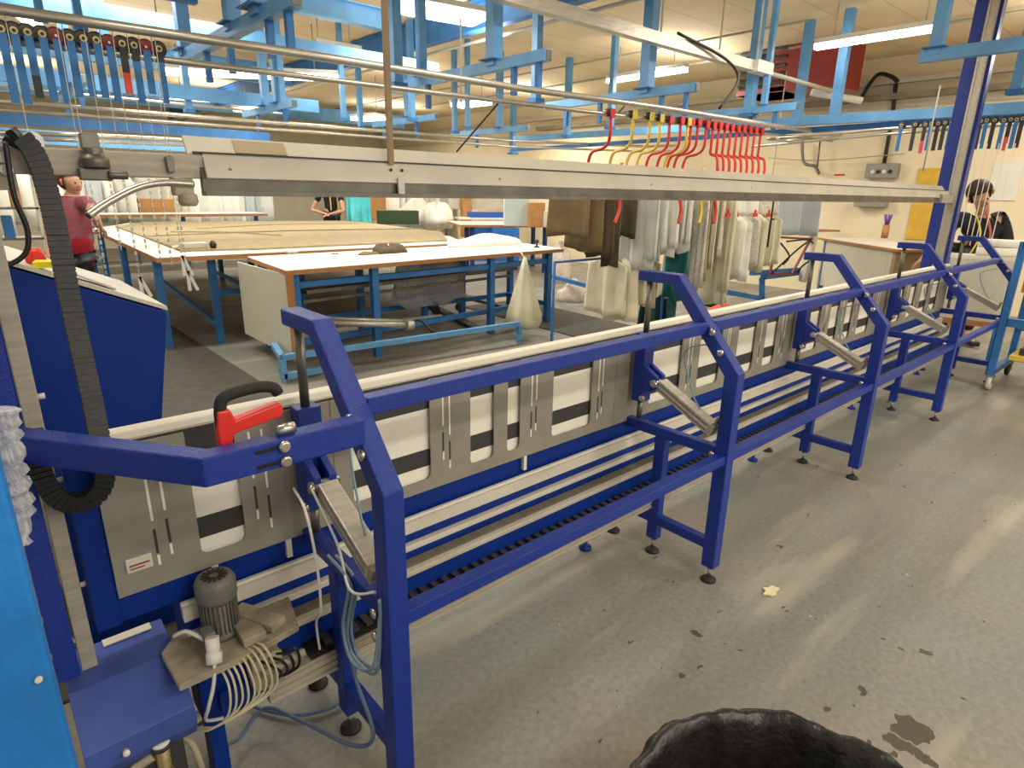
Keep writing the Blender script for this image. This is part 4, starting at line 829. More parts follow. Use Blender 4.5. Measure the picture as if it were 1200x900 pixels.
for x in (4.75, 5.15): f = NB(); lathe(f, (x,6.95,.07), [(.06,-.02),(.06,.02)], 14, 'Y'); obj('wheel', f, M_BLACK, pt)
for k, (x, m) in enumerate(((4.78,M_RED),(4.88,M_YEL),(4.98,M_CARD),(5.08,M_RED))): f = NB(); lathe(f, (x,7.1,.3), [(.04,0),(.03,.12)], 10); obj('spool', f, m, pt)
# blue stands behind the garments
bm = NB()
for (a, b) in (((850,342),(893,350)),((893,350),(893,325)),((893,325),(935,320)),((880,320),(940,316))): beam(bm, at(a[0],a[1],Y=4.6), at(b[0],b[1],Y=4.6), .06, .07)
tag(obj('blue_stand_base', bm, M_SKYD), 'blue steel stand base seen under the cream trousers', 'stand')
rf = thing('machine_stand', (7.2,4.4,0), 'wire and bracket assembly in a dark red open frame under the pale blue-grey garment', 'stand')
A = [at(912,278,Y=4.4), at(950,280,Y=4.4), at(928,321,Y=4.4), at(902,321,Y=4.4)]
f = NB()
for a, b in zip(A, A[1:] + A[:1]): beam(f, a, b, .03, .03)
obj('red_frame', f, mat('dark_red_steel', (130, 40, 34), .5), rf)
f = NB()
for pp in (((905,320),(935,292),(952,280)), ((915,285),(925,300),(918,310)), ((922,283),(945,281),(953,285)), ((935,318),(940,312),(948,306))): tube(f, bez([at(x,y,Y=4.38) for x, y in pp]), .014, 6)
obj('black_rods', f, M_BLACK, rf)
f = NB(); beam(f, at(954,276,Y=4.5), at(940,330,Y=4.5), .09, .12); obj('cream_leg', f, M_BEIGE, rf)
f = NB(); beam(f, at(942,270,Y=4.5), at(974,270,Y=4.5), .3, .03); obj('wooden_shelf', f, M_WOOD, rf)

# desks at the right
dk = thing('work_desk', (8.8,3.4,0), 'pale-sided work desk with brown top edge behind the third frame', 'desk')
a, b = at(965,279,X=8.4), at(1052,292,X=7.85)
z1, z2 = a.z, b.z; zt = 1.04
a = at(965,279,Z=zt) ; b = at(1052,292,Z=zt)
D = (b - a).normalized(); Nn = Vector((-D.y, D.x, 0)); 
if Nn.x < 0: Nn = -Nn
def slab(name, p, q, n, dpth, z0, z1, m, par):
    bm = NB(); prism(bm, [(p.x,p.y),(q.x,q.y),(q.x+n.x*dpth,q.y+n.y*dpth),(p.x+n.x*dpth,p.y+n.y*dpth)], 'Z', z0, z1); return obj(name, bm, m, par)
slab('desk_top', a - D*.1 - Nn*.03, b + D*.05 - Nn*.03, Nn, .8, zt - .03, zt, M_WOOD, dk)
slab('laminate', a - D*.1 - Nn*.025, b + D*.05 - Nn*.025, Nn, .79, zt, zt + .004, M_LAM, dk)
slab('side_panel', a, b - D*.08, Nn, .03, zt - .70, zt - .03, M_PAPERB, dk)
slab('end_board', b - D*.09, b - D*.01, Nn, .75, zt - .85, zt - .03, mat('tan_board', (166, 140, 104), .7), dk)
slab('leg', a + D*.05, a + D*.12, Nn, .06, 0, zt - .03, M_SKYD, dk); slab('leg', b - D*.2, b - D*.12, Nn, .06, 0, zt - .03, M_SKYD, dk)
P = at(1021,279,Z=zt+.004); P = P + Nn*.2; bm = NB(); lathe(bm, (P.x,P.y,zt+.006), [(.05,0),(.05,.2)], 12); tag(obj('orange_pot', bm, M_CARD), 'orange-brown cylinder pot on the pale-sided desk', 'pot')
bm = NB()
for k in range(7): a_ = k*.9; tube(bm, [(P.x+.02*math.cos(a_),P.y+.02*math.sin(a_),zt+.21),(P.x+.05*math.cos(a_),P.y+.05*math.sin(a_),zt+.36)], .012, 6)
tag(obj('purple_brushes', bm, mat('purple_handles', (132, 84, 168), .5)), 'bunch of purple handles standing in the orange-brown pot', 'brushes')
# second desk with white rolls, near woman
d2 = thing('packing_table', (8.6,1.6,0), 'white-sided packing table behind the last frame, in front of the seated worker', 'table')
zc = 1.08
a, b = at(1112,298,Z=zc), at(1195,303,Z=zc)
a.z = b.z = 0
D = (b-a).normalized(); Nn = Vector((D.y*-1, D.x, 0)); Nn = Nn if Nn.x > 0 else -Nn
slab('table_top', a, b, Nn, .32, zc - .03, zc, M_LAM, d2)
slab('front_panel', a + D*.02, b - D*.02, Nn, .03, .42, zc - .03, M_PAPERB, d2)
slab('lower_shelf', a + D*.02, b - D*.02, Nn, .3, .36, .42, M_WOOD, d2)
for s in (.06, .55): slab('leg', a + D*s - D*.03, a + D*s + D*.03, Nn, .06, 0, .36, M_SKYD, d2)
for k, (s, dz) in enumerate(((.12,.045),(.14,.13))):
    bm = NB(); p0 = a + D*.22 + Nn*(s) + Vector((0,0,zc + dz)); p1 = a + D*.6 + Nn*(s) + Vector((0,0,zc + dz)); tube(bm, [p0, p1], .042, 14); tag(obj('fabric_roll', bm, M_G['white']), ['white fabric roll lying directly on the packing table','white fabric roll on top of the other one on the packing table'][k], 'roll')
# blue cart with orange board at right edge
ct = thing('wheeled_cart', (7.0,.95,0), 'light blue steel cart on castors with an orange board at the right picture edge', 'cart')
def sqb(a, b, w, m, nm): f = NB(); beam(f, a, b, w, w); return obj(nm, f, m, ct)
CX, CY = 6.72, 1.11
sqb((CX,CY,.12),(CX,CY,1.30),.05,M_SKYD,'upright'); sqb((CX,CY-.5,.12),(CX,CY-.5,1.30),.05,M_SKYD,'upright'); sqb((CX+.75,CY,.12),(CX+.75,CY,.9),.05,M_SKYD,'upright')
sqb((CX,CY,1.28),(CX,CY-.5,1.28),.05,M_SKYD,'top_rail'); sqb((CX,CY,.16),(CX+.75,CY,.16),.05,M_SKYD,'base_rail'); sqb((CX,CY-.03,.62),(CX,CY-.5,.62),.07,M_SKYD,'middle_rail'); sqb((CX+.75,CY,.18),(CX+.75,CY-.5,.18),.06,M_SKYD,'base_rail'); sqb((CX+.75,CY,.5),(CX+.75,CY-.5,.5),.10,M_SKYD,'rear_rail')
f = NB(); box(f, CX+.01, CX+.03, CY-.5, CY-.06, .88, 1.25); obj('orange_board', f, mat('orange_board', (196, 118, 42), .6), ct)
f = NB(); box(f, CX-.02, CX+.6, CY-.5, CY-.1, .30, .34); obj('yellow_tray', f, M_YEL, ct)
f = NB(); box(f, CX+.05, CX+.5, CY-.45, CY-.15, .345, .40); obj('dark_item', f, M_DARKS, ct)
for (x, y) in ((CX,CY-.01),(CX+.75,CY),(CX,CY-.5)):
    f = NB(); lathe(f, (x,y,.062), [(.05,-.018),(.062,-.012),(.062,.012),(.05,.018)], 18, 'Y'); w_ = obj('castor', f, M_BEIGE if x == CX else M_BLACK, ct)
    g_ = NB(); box(g_, x-.025,x+.025,y-.03,y-.022,.06,.13); box(g_, x-.025,x+.025,y+.022,y+.03,.06,.13); box(g_, x-.03,x+.03,y-.03,y+.03,.125,.135); obj('castor_fork', g_, M_STEEL, w_)

# ------------------------------------------------------------------ wall fittings
def wallrect(x0, y0, x1, y1, th, m, name, label, cat, X=XW, bevel=0):
    A, B = at(x0, y0, X=X), at(x1, y1, X=X); bm = NB(); box(bm, X - th, X, min(A.y,B.y), max(A.y,B.y), min(A.z,B.z), max(A.z,B.z)); return tag(obj(name, bm, m, None, bevel), label, cat)
YW_ = mat('yellow_board', (222, 178, 60), .6, var=.1, vscale=6)
A = at(1078,197,X=XW); B = at(1106,197,X=XW); C2 = at(1100,262,X=XW); bm = NB()
prism(bm, [(A.y,A.z),(B.y - .1,B.z),(B.y-.15,1.02),(A.y,1.02)], 'X', XW - .03, XW - .004); tag(obj('yellow_board', bm, YW_), 'tall yellow board on the wall left of the tall column', 'board')
jb = thing('junction_box', (XW-.08, 3.9, 2.0), 'grey electrical box with round switches on the cream wall', 'electrical box')
A, B = at(1017,192,X=XW-.1), at(1051,209,X=XW-.1); f = NB(); box(f, XW-.16, XW-.01, B.y, A.y, B.z, A.z); obj('box', f, M_PLATE, jb, .01)
for k in range(4): y = A.y + (B.y-A.y)*(.25+.18*k); f = NB(); lathe(f, (XW-.165,y,B.z+.1), [(.03,-.01),(.03,.01)], 12, 'X'); obj('switch', f, [M_WHITEP,M_BLACK,M_WHITEP,M_BLACK][k], jb)
f = NB(); tube(f, [at(1036,192,X=XW-.06), at(1046,135,X=XW-.06), at(1050,97,X=XW-.06)], .03, 8); obj('conduit', f, M_DARKS, jb)
w2 = wallrect(1007,232,1041,243,.2,M_PLATE,'lower_box','grey metal box on the wall just below the beige beam','electrical box',bevel=.01)
wallrect(957,232,987,236,.02,mat('green_label',(70,120,84),.6),'small_sign','small green and tan sign strip on the wall under the beam','sign')
wallrect(1165,190,1190,235,.02,M_LAM,'wall_notice','pale notice on the wall at the right edge','notice')
wallrect(978,204,990,206,.01,M_RED,'red_mark','small red mark on the cream wall above the beam','mark')
cc = NB(); tube(cc, bez([at(990,112,X=11.2), at(1006,117,X=11.2), at(1018,100,X=11.2), at(1030,87,X=11.2), at(1045,90,X=11.2), at(1052,96,X=11.2)]), .03, 8); tag(obj('black_wall_cable', cc, M_BLACK), 'black cable arching in front of the wall right of the heater', 'cable')
cc = NB(); tube(cc, bez([at(940,165,X=11.2), at(942,190,X=11.2), at(955,195,X=11.2), at(960,204,X=11.2)]), .025, 8); tube(cc, [at(961,165,X=11.2), at(958,195,X=11.2)], .015, 6); tag(obj('grey_wall_pipe', cc, M_DSTEEL), 'small bent grey pipe on the cream wall right of the red hangers', 'pipe')
cc = NB(); tube(cc, bez([at(900,185,X=11.3), at(960,188,X=11.3), at(1060,180,X=11.3)]), .008, 5); tag(obj('wall_wire', cc, M_GREYB), 'thin wire running along the cream wall above the beige beam', 'wire')
# red unit heater
hz = thing('unit_heater', (9.6,4.6,3.2), 'large dark red unit heater with black louvres hung below the roof', 'heater')
def hq(x0,y0,x1,y1,X): a, b = at(x0,y0,X=X), at(x1,y1,X=X); return min(a.y,b.y), max(a.y,b.y), min(a.z,b.z), max(a.z,b.z)
y0,y1,z0,z1 = hq(905,40,980,100,9.6); MR = mat('dark_red_casing', (150, 44, 38), .45, var=.12, vscale=5)
f = NB(); box(f, 9.6, 10.4, y0, y1, z0, z1); obj('casing', f, MR, hz, .01)
Y0,Y1,_,_ = hq(872,40,920,100,9.6)
f = NB(); box(f, 9.62, 10.4, Y0, Y1, z0, z1-.02); obj('louvre_box', f, M_BLACK, hz)
f = NB(); box(f, 9.6,10.42,Y0,Y1+.02,z1-.1,z1-.02); obj('top_frame', f, MR, hz); f = NB(); box(f, 9.6,10.42,Y0,Y1+.02,z0,z0+.07); obj('bottom_frame', f, MR, hz)
for k in range(5): f = NB(); zz = z0 + .14 + k*(z1-z0-.25)/5; beam(f, (9.58,Y0+.02,zz), (9.58,Y1,zz), .03, .05, (1,0,1)); obj('louvre', f, M_DSTEEL, hz)
for yy in (y0+.2, Y1-.1): f = NB(); tube(f, [(9.9,yy,z1),(9.9,yy,ZC)], .02, 6); obj('hanger_rod', f, M_DARKS, hz)
# lamps
def fixture(p, q, label, w=.12, lit=True, wires=True):
    p, q = Vector(p), Vector(q); mid = (p+q)/2; t = thing('fluorescent_lamp', mid, label, 'lamp')
    f = NB(); beam(f, p + Vector((0,0,.055)), q + Vector((0,0,.055)), w, .05); obj('housing', f, M_FIXT, t)
    f = NB(); beam(f, p, q, w*.8, .055); obj('lit_tube', f, M_FLUO, t)
    for s in (.15, .85):
        c = p.lerp(q, s)
        if c.z + .1 < ZC: f = NB(); tube(f, [c + Vector((0,0,.08)), Vector((c.x,c.y,ZC))], .008, 6); obj('suspension_rod', f, M_ALU, t)
    return t
fixture((8.0,3.72,3.32), (8.0,2.4,3.32), 'long lit fluorescent lamp at upper right, in front of the heater', .11)
fixture((8.02,6.9,3.3), (8.02,5.5,3.3), 'lit fluorescent lamp above the hangers, behind the blue double post', .12)
fixture(at(462,6,Z=3.3), at(562,24,Z=3.3), 'wide bright lamp at the top edge right of the brown strut', .42)
fixture(at(62,12,Z=3.3), at(205,32,Z=3.3), 'bright lamp along the top edge at left', .3)
fixture(at(190,84,Z=3.1), at(400,92,Z=3.1), 'long bright lamp left of the brown strut behind the rails', .3)
fixture(at(365,55,Z=3.3), at(418,64,Z=3.3), 'small bright lamp left of the brown strut near the top', .3)
fixture(at(190,112,Z=3.0), at(330,123,Z=3.0), 'far bright lamp right of the strap trolleys', .4)
fixture(at(535,124,Z=3.1), at(570,120,Z=3.1), 'small far lamp behind the thin blue posts at centre', .35)
fixture(at(418,140,Z=3.0), at(446,138,Z=3.0), 'small far lamp immediately left of the brown strut', .4)
fixture(at(285,130,Z=3.0), at(312,127,Z=3.0), 'small far lamp above the left end of the beige beam', .5)
fixture(at(20,10,Z=3.3), at(40,28,Z=3.3), 'bright lamp fragment in the extreme upper left', .2)
# white busbar trunking with thin pipe
tr = thing('lighting_trunking', (4.9,3.95,3.0), 'long white trunking bar slanting down from the top edge to the heater', 'trunking')
f = NB(); beam(f, (2.9,3.95,3.02), (7.3,3.95,3.02), .09, .10); obj('trunking_body', f, M_ALU, tr)
f = NB(); beam(f, (7.0,3.93,3.02), (7.35,3.93,3.02), .13, .12); obj('white_end_box', f, M_FIXT, tr)
f = NB(); tube(f, [(7.3,3.95,3.0),(9.4,3.95,3.0)], .025, 8); obj('thin_conduit', f, M_BEIGE, tr); f = NB(); tube(f, [at(951,108,X=9.0), at(1010,118,X=9.4)], .045, 8); obj('white_coupling', f, M_WHITEP, tr)
for x in (3.5, 5.3, 7.1): f = NB(); tube(f, [(x,3.95,3.05),(x,3.95,ZC)], .012, 6); obj('suspension_rod', f, M_BEIGE, tr)
bm = NB(); tube(bm, bez([(5.5,3.9,3.1),(6.3,3.85,2.98),(6.5,3.8,2.8),(6.2,3.8,2.5)]), .014, 6); tag(obj('drooping_cable', bm, M_BLACK), 'black cable drooping from the white trunking to the blue bracket', 'cable')
for k, (a, b, Y) in enumerate((((585,120),(535,178),4.2),((745,110),(725,132),4.5))):
    bm = NB(); tube(bm, [at(a[0],a[1],Y=Y), at(b[0],b[1],Y=Y)], .007, 5); tag(obj('air_line', bm, M_BLACK), ['thin black line slanting down left of the centre post','thin black line slanting above the first yellow hanger'][k], 'cable')
for k, (px, z0_, z1_) in enumerate(((843,2.9,3.75),(925,1.5,3.2),(1098,1.9,2.7),(540,2.3,2.9))):
    P = at(px, 60 if k != 2 else 120, Y=4.3 if k != 2 else 2.2); bm = NB(); tube(bm, [(P.x,P.y,z0_),(P.x,P.y,z1_)], .012 if k == 0 else .007, 6)
    tag(obj('hanging_rod', bm, M_BEIGE), ['thin pale rod above the end of the white trunking','thin brown rod hanging in front of the red heater','thin line hanging left of the tall column','thin rod hanging above the right of the brown strut'][k], 'rod')
for k, px in enumerate((1140,1148,1157,1164,1171,1180,1190)):
    P = at(px, 168, X=7.5); Q = Vector((P.x + .03*math.sin(k), P.y, 1.2 + .05*(k % 3))); bm = NB(); tube(bm, [P, Q], .004, 5)
    tag(obj('yarn_line', bm, M_CREAM), 'thin white line hanging before the worker in black, %s from the left' % ORD[k], 'line', 'thin lines at right')
# clip chains at left
for k, (px, yb, Y, clip) in enumerate(((102,345,3.6,False),(157,300,3.6,False),(173,310,3.7,False),(143,325,3.6,True),(200,300,3.7,True),(186,315,3.8,False),(204,318,3.6,True),(126,300,3.8,False),(40,320,3.5,False),(96,300,3.4,False))):
    Y = 3.72; top = at(px - 8, 150, Y=Y); top.z = 2.33; bot = at(px, yb, Y=Y); bot.x = top.x; t = thing('clip_chain', (top.x,Y,bot.z), 'thin zinc chain %s hanging at left, %s from the left' % (('with a white clip' if clip else 'without clip'), ORD[[8,9,0,7,3,1,2,5,4,6].index(k)]), 'chain', 'thin chains at left')
    f = NB(); tube(f, [(top.x,Y,2.33),(top.x,Y,1.86)], .0018, 5); obj('thread', f, M_CHAIN, t); top.z = 1.87
    f = NB(); n = int((top.z - bot.z)/.03)
    for j in range(n): z = top.z - j*.03; beam(f, (top.x,Y,z), (top.x,Y,z-.02), .010 if j % 2 else .004, .004 if j % 2 else .010, (0,1,0))
    obj('chain', f, M_CHAIN, t)
    if clip:
        for s in (-1, 1): f = NB(); beam(f, (top.x,Y,bot.z), (top.x + s*.02 + .02,Y,bot.z - .11), .016, .012, (0,1,0)); obj('white_clip', f, M_WHITEP, t)

# ------------------------------------------------------------------ far racks of pale garments
random.seed(21); cols = ['white','grey','cream','white','pat','pblue']; n = 0
M_SHP = mat('far_rail_blue', (70, 130, 190), .5)
def rackrow(x0, x1, y, zt, zb, step, where):
    k = 0; x = x0
    t = thing('garment_rack', ((x0+x1)/2, y, 0), 'far garment rail on posts ' + where, 'garment rack')
    f = NB(); tube(f, [(x0,y,zt+.06),(x1,y,zt+.06)], .02, 6); obj('rack_rail', f, M_RAIL, t)
    for xx in (x0, x1): f = NB(); tube(f, [(xx,y,0),(xx,y,zt+.06)], .025, 6); obj('rack_post', f, M_SHP, t)
    while x < x1:
        c = random.choice(cols); b = zb + random.uniform(-.05, .2); w = random.uniform(.4,.55)
        bm = cloth_mesh((x, y), w, .08, zt, b, int(x*100), .3, .02, 3, PI/2 + random.uniform(-.9,.2), seg=14, nz=5)
        tag(obj('hanging_garment', bm, M_G[c]), 'pale garment hanging on the far rail ' + where, 'garment', 'garments on the far rail ' + where)
        x += step + random.uniform(0, .08); k += 1
rackrow(.2, 2.9, 15.6, 2.0, .75, .17, 'at far left behind the worker in red')
rackrow(3.4, 6.2, 16.4, 2.0, .6, .16, 'left of the man in black')
rackrow(8.3, 11.1, 15.6, 2.0, .5, .13, 'right of the man in black')
bm = cloth_mesh((6.55, 12.4), .5, .2, 1.75, .9, 5, .4, .02, 4, .9); tag(obj('turquoise_garment', bm, mat('turquoise_cloth', (84, 190, 196), .9, var=.15, vscale=5)), 'turquoise garment hanging right of the man in black', 'garment')
sbox(466,250,14.0,.9,.4,.3,mat('dark_green_box',(50,70,40),.7),'dark_green_box','dark green box right of the turquoise garment','box',.9,-.4)
sbox(440,240,15.6,.5,.3,1.3,M_CARD,'cardboard_stack','brown cardboard stack behind the dark green box','cardboard',.9,-.4)
sbox(180,232,13.5,.7,.4,.35,M_CARD,'cardboard_box','brown box beyond the curved silver tube','box',1.02)
pile('white_sack', dp(489,262,15.4), 1.0,.8,.55, M_G['white'], 'white filled sack, left one beyond the brown-covered table', 'sack', 0, 31)
pile('white_sack', dp(512,262,14.6), .8,.6,.4, M_G['white'], 'white filled sack, right one beyond the brown-covered table', 'sack', 0, 33)
sbox(35,320,6.4,.7,.5,.18,mat('blue_tray',(62,140,190),.5),'blue_tray','blue plastic tray behind the cabinet top','tray')
t = thing('far_shelf', (.3,11,0), 'cluttered steel shelf with boxes behind the end posts at far left', 'shelf')
for z in (.5,.9,1.3): f = NB(); box(f, -.6,.9,10.8,11.3,z,z+.03); obj('shelf_board', f, M_DSTEEL, t)
for x in (-.6,.87): f = NB(); box(f, x,x+.04,10.8,10.84,0,1.9); obj('upright', f, M_BEIGE, t)
rnd = random.Random(4)
for k in range(10):
    z = (.53,.93,1.33)[k % 3]; x = -.5 + .14*k; sx = .05 + .03*rnd.random(); f = bx(x, x+.11, 10.85, 11.1, z, z + .1 + .2*rnd.random())
    tag(obj('stored_box', f, [M_CARD,M_YEL,M_WHITEP,M_SKYD][k % 4], None, .004), '%s item, %s along the cluttered far left shelf' % (['brown','yellow','white','blue'][k % 4], ORD[k]), 'box', 'items on the cluttered shelf')

# ------------------------------------------------------------------ people
def skin_obj(name, verts, edges, m, parent, sub=2, root=0):
    me = bpy.data.meshes.new(name); o0 = ORIG[parent.name]
    me.from_pydata([tuple(Vector(v[0]) - o0) for v in verts], edges, []); me.materials.append(m)
    o = bpy.data.objects.new(name, me); COL.objects.link(o); o.parent = parent; ORIG[o.name] = o0
    md = o.modifiers.new('skin', 'SKIN'); md.use_smooth_shade = True
    for i, v in enumerate(verts):
        r = v[1]; me.skin_vertices[0].data[i].radius = r if isinstance(r, tuple) else (r, r)
        me.skin_vertices[0].data[i].use_root = (i == root)
    s = o.modifiers.new('subsurf', 'SUBSURF'); s.levels = sub; s.render_levels = sub; return o
def chain(V, E, start, pts):
    prev = start
    for p, r in pts: V.append((Vector(p), r)); E.append((prev, len(V)-1)); prev = len(V)-1
    return prev
def hand(V, E, wrist, d, up, k):
    """palm + five fingers"""
    d = Vector(d).normalized(); up = Vector(up).normalized(); s = d.cross(up).normalized(); W = V[wrist][0]
    palm = chain(V, E, wrist, [(W + d*.045*k, (.034*k,.018*k)), (W + d*.085*k, (.038*k,.016*k))])
    for i, (off, ln) in enumerate(((-.030,.065),(-.010,.078),(.010,.074),(.028,.058))):
        b = W + d*.10*k + s*off*k
        chain(V, E, palm, [(b, .009*k), (b + d*ln*.5*k - up*.010*k, .0085*k), (b + d*ln*.85*k - up*.035*k, .007*k)])
    pb = wrist + 1
    chain(V, E, pb, [(W + d*.05*k - s*.045*k, .010*k), (W + d*.085*k - s*.062*k - up*.01*k, .009*k), (W + d*.11*k - s*.058*k - up*.02*k, .008*k)])
def person(name, J, label, k, clothes, hair_m, face_dir):
    """J: joint dict of world points"""
    t = thing('person', (J['pel'].x, J['pel'].y, 0), label, 'person')
    V = [(J['pel'], .125*k)]; E = []
    ch = chain(V, E, 0, [(J['pel'].lerp(J['chest'], .5), (.12*k,.10*k)), (J['chest'], (.135*k,.11*k))])
    nk = chain(V, E, ch, [(J['chest'].lerp(J['neck'], .6), (.10*k,.08*k)), (J['neck'], .052*k)])
    hd = J['head']; ax = (hd - J['neck']).normalized(); fd = Vector(face_dir).normalized()
    h1 = chain(V, E, nk, [(hd - ax*.07*k + fd*.02*k, .062*k), (hd, .092*k)]); chain(V, E, h1, [(hd + ax*.07*k, .078*k)])
    chain(V, E, h1, [(hd + fd*.09*k - ax*.015*k, .016*k), (hd + fd*.112*k - ax*.03*k, .012*k)])
    for s in ('l', 'r'):
        sh = chain(V, E, ch, [(J['sh'+s], .058*k)]); el = chain(V, E, sh, [(J['sh'+s].lerp(J['el'+s], .5), .048*k), (J['el'+s], .040*k)])
        wr = chain(V, E, el, [(J['el'+s].lerp(J['wr'+s], .5), .036*k), (J['wr'+s], .025*k)])
        hand(V, E, wr, J['wr'+s] - J['el'+s], Vector((0,0,1)), k)
        chain(V, E, 0, [(J['hip'+s], .085*k), (J['kn'+s].lerp(J['hip'+s], .5), .078*k), (J['kn'+s], .056*k), (J['kn'+s].lerp(J['an'+s], .4), .054*k), (J['an'+s], .036*k), (J['an'+s] + fd.xyz*.0 + Vector((fd.x,fd.y,0)).normalized()*.10*k + Vector((0,0,-.045)), .034*k), (J['an'+s] + Vector((fd.x,fd.y,0)).normalized()*.17*k + Vector((0,0,-.055)), .026*k)])
    skin_obj('body', V, E, M_SKIN, t)
    sd = fd.cross(ax).normalized()
    for s in (-1, 1):
        f = NB(); lathe(f, hd + fd*.088*k + sd*.03*k*s + ax*.005*k, [(.002,-.009*k),(.009*k,-.004*k),(.009*k,.004*k),(.002,.009*k)], 10); obj('eye', f, M_DARKS, t)
        f = NB(); tube(f, [hd + sd*.092*k*s - ax*.03*k, hd + sd*.102*k*s + ax*.005*k, hd + sd*.094*k*s + ax*.025*k], .010*k, 6); obj('ear', f, M_SKIN, t)
    f = NB(); tube(f, [hd + fd*.085*k - ax*.06*k - sd*.022*k, hd + fd*.092*k - ax*.062*k, hd + fd*.085*k - ax*.06*k + sd*.022*k], .006*k, 6); obj('mouth', f, mat('lips', (160, 84, 74), .5), t)
    f = NB(); bmesh.ops.create_uvsphere(f, u_segments=20, v_segments=14, radius=1.0); rr_ = random.Random(3)
    sd_ = fd.cross(ax).normalized(); fw = ax.cross(sd_).normalized() * -1
    if fw.dot(fd) < 0: fw = -fw
    for v in f.verts:
        q = v.co.copy(); w_ = 1 + rr_.uniform(-.03,.03); v.co = hd + ax*.028*k - fw*.022*k + (sd_*q.x*.106 + fw*q.y*.112 + ax*q.z*.122)*k*w_
        if q.y > .25 and q.z < .25: v.co -= fw*.10*k*(q.y)
    for q in f.faces: q.smooth = True
    obj('hair', f, hair_m, t)
    for (nm, m, keys, g) in clothes:
        CV, CE = [], []
        if keys == 'top' or keys == 'tee':
            CV = [(J['pel'] + Vector((0,0,-.06)), (.160*k*g,.145*k*g))]; c = chain(CV, CE, 0, [(J['pel'].lerp(J['chest'], .5), (.142*k*g,.125*k*g)), (J['chest'], (.155*k*g,.128*k*g))]); chain(CV, CE, c, [(J['chest'].lerp(J['neck'], .72), (.085*k,.075*k))])
            for s in ('l', 'r'):
                if keys == 'tee': chain(CV, CE, c, [(J['sh'+s], .075*k), (J['sh'+s].lerp(J['el'+s], .55), .068*k)])
                else: chain(CV, CE, c, [(J['sh'+s], .092*k), (J['sh'+s].lerp(J['el'+s], .5), .074*k), (J['el'+s], .064*k), (J['el'+s].lerp(J['wr'+s], .9), .046*k)])
        else:
            CV = [(J['pel'] + Vector((0,0,.02)), (.150*k,.138*k))]
            if keys == 'shorts': chain(CV, CE, 0, [(J['pel'].lerp(J['chest'], .45), (.158*k,.142*k))])
            for s in ('l', 'r'):
                pts = [(J['hip'+s], .10*k), (J['kn'+s].lerp(J['hip'+s], .5), .092*k)]
                if keys == 'trousers': pts += [(J['kn'+s], .074*k), (J['an'+s] + Vector((0,0,.04)), .058*k)]
                chain(CV, CE, 0, pts)
        skin_obj(nm, CV, CE, m, t)
    for s in ('l', 'r'):
        a = J['an'+s]; f2 = Vector((fd.x,fd.y,0)).normalized(); f = NB(); prism_pts = []
        beam(f, a - f2*.06*k + Vector((0,0,-.045)), a + f2*.20*k + Vector((0,0,-.06)), .09*k, .055); obj('shoe', f, M_BLACK, t, .012)
    return t
def stand(base, fd, k, H=1.62, hands=None, lean=0.0):
    fd = Vector((fd[0], fd[1], 0)).normalized(); sd = Vector((-fd.y, fd.x, 0)); b = Vector((base[0], base[1], 0)); up = Vector((0,0,1)); J = {}
    J['pel'] = b + up*.93*k - fd*lean*.1; J['chest'] = b + up*1.24*k + fd*lean*.5; J['neck'] = b + up*1.40*k + fd*lean*.8; J['head'] = b + up*1.50*k + fd*(lean*1.1 + .03)
    for s, q in (('l', 1), ('r', -1)):
        J['sh'+s] = b + up*1.33*k + sd*.18*k*q + fd*lean*.6; J['el'+s] = J['sh'+s] - up*.27*k + fd*.08 + sd*.04*q
        J['wr'+s] = J['el'+s] - up*.05 + fd*.24*k - sd*.06*q
        J['hip'+s] = b + up*.88*k + sd*.09*k*q; J['kn'+s] = b + up*.48*k + sd*.10*k*q + fd*.01; J['an'+s] = b + up*.09*k + sd*.10*k*q
    return J
# worker in black at the right
WB = dp(1152, 232, 6.75); J = stand((WB.x + .12, WB.y), (-.7, -.3), 1.2, lean=.10)
J['head'] = dp(1149, 229, 6.6); J['neck'] = dp(1152, 249, 6.75); J['chest'] = dp(1151, 276, 6.8); J['shr'] = dp(1125, 254, 6.8); J['shl'] = dp(1173, 252, 6.75)
J['elr'] = dp(1104, 276, 7.0); J['wrr'] = dp(1082, 302, 7.2); J['ell'] = dp(1180, 288, 6.75); J['wrl'] = dp(1168, 303, 6.6)
M_JK = mat('black_jacket', (26, 27, 34), .8, var=.2, vscale=10)
wr = person('person', J, 'person with dark reddish hair in black jacket bending over the packing table', 1.15, [('jacket', M_JK, 'top', 1.0), ('trousers', M_BLACK, 'trousers', 1)], M_HAIR, (-.55, -.45, -.45))
f = NB(); c = J['chest']; tube(f, bez([J['neck'] + Vector((-.1,-.05,.0)), c + Vector((-.17,-.1,.05)), c + Vector((-.2,-.12,-.12))]), .012, 6); obj('lanyard', f, mat('lanyard_red', (190, 90, 80), .6), wr)
f = NB(); P = c + Vector((-.22,-.13,-.17)); box(f, P.x-.02, P.x+.0, P.y-.05, P.y+.05, P.z-.04, P.z+.04); obj('badge', f, M_WHITEP, wr)
f = NB(); tube(f, bez([J['neck'] + Vector((-.09,.05,.0)), c + Vector((-.19,-.02,.02)), c + Vector((-.2,.03,-.2))]), .010, 6); obj('measuring_tape', f, M_YEL, wr)
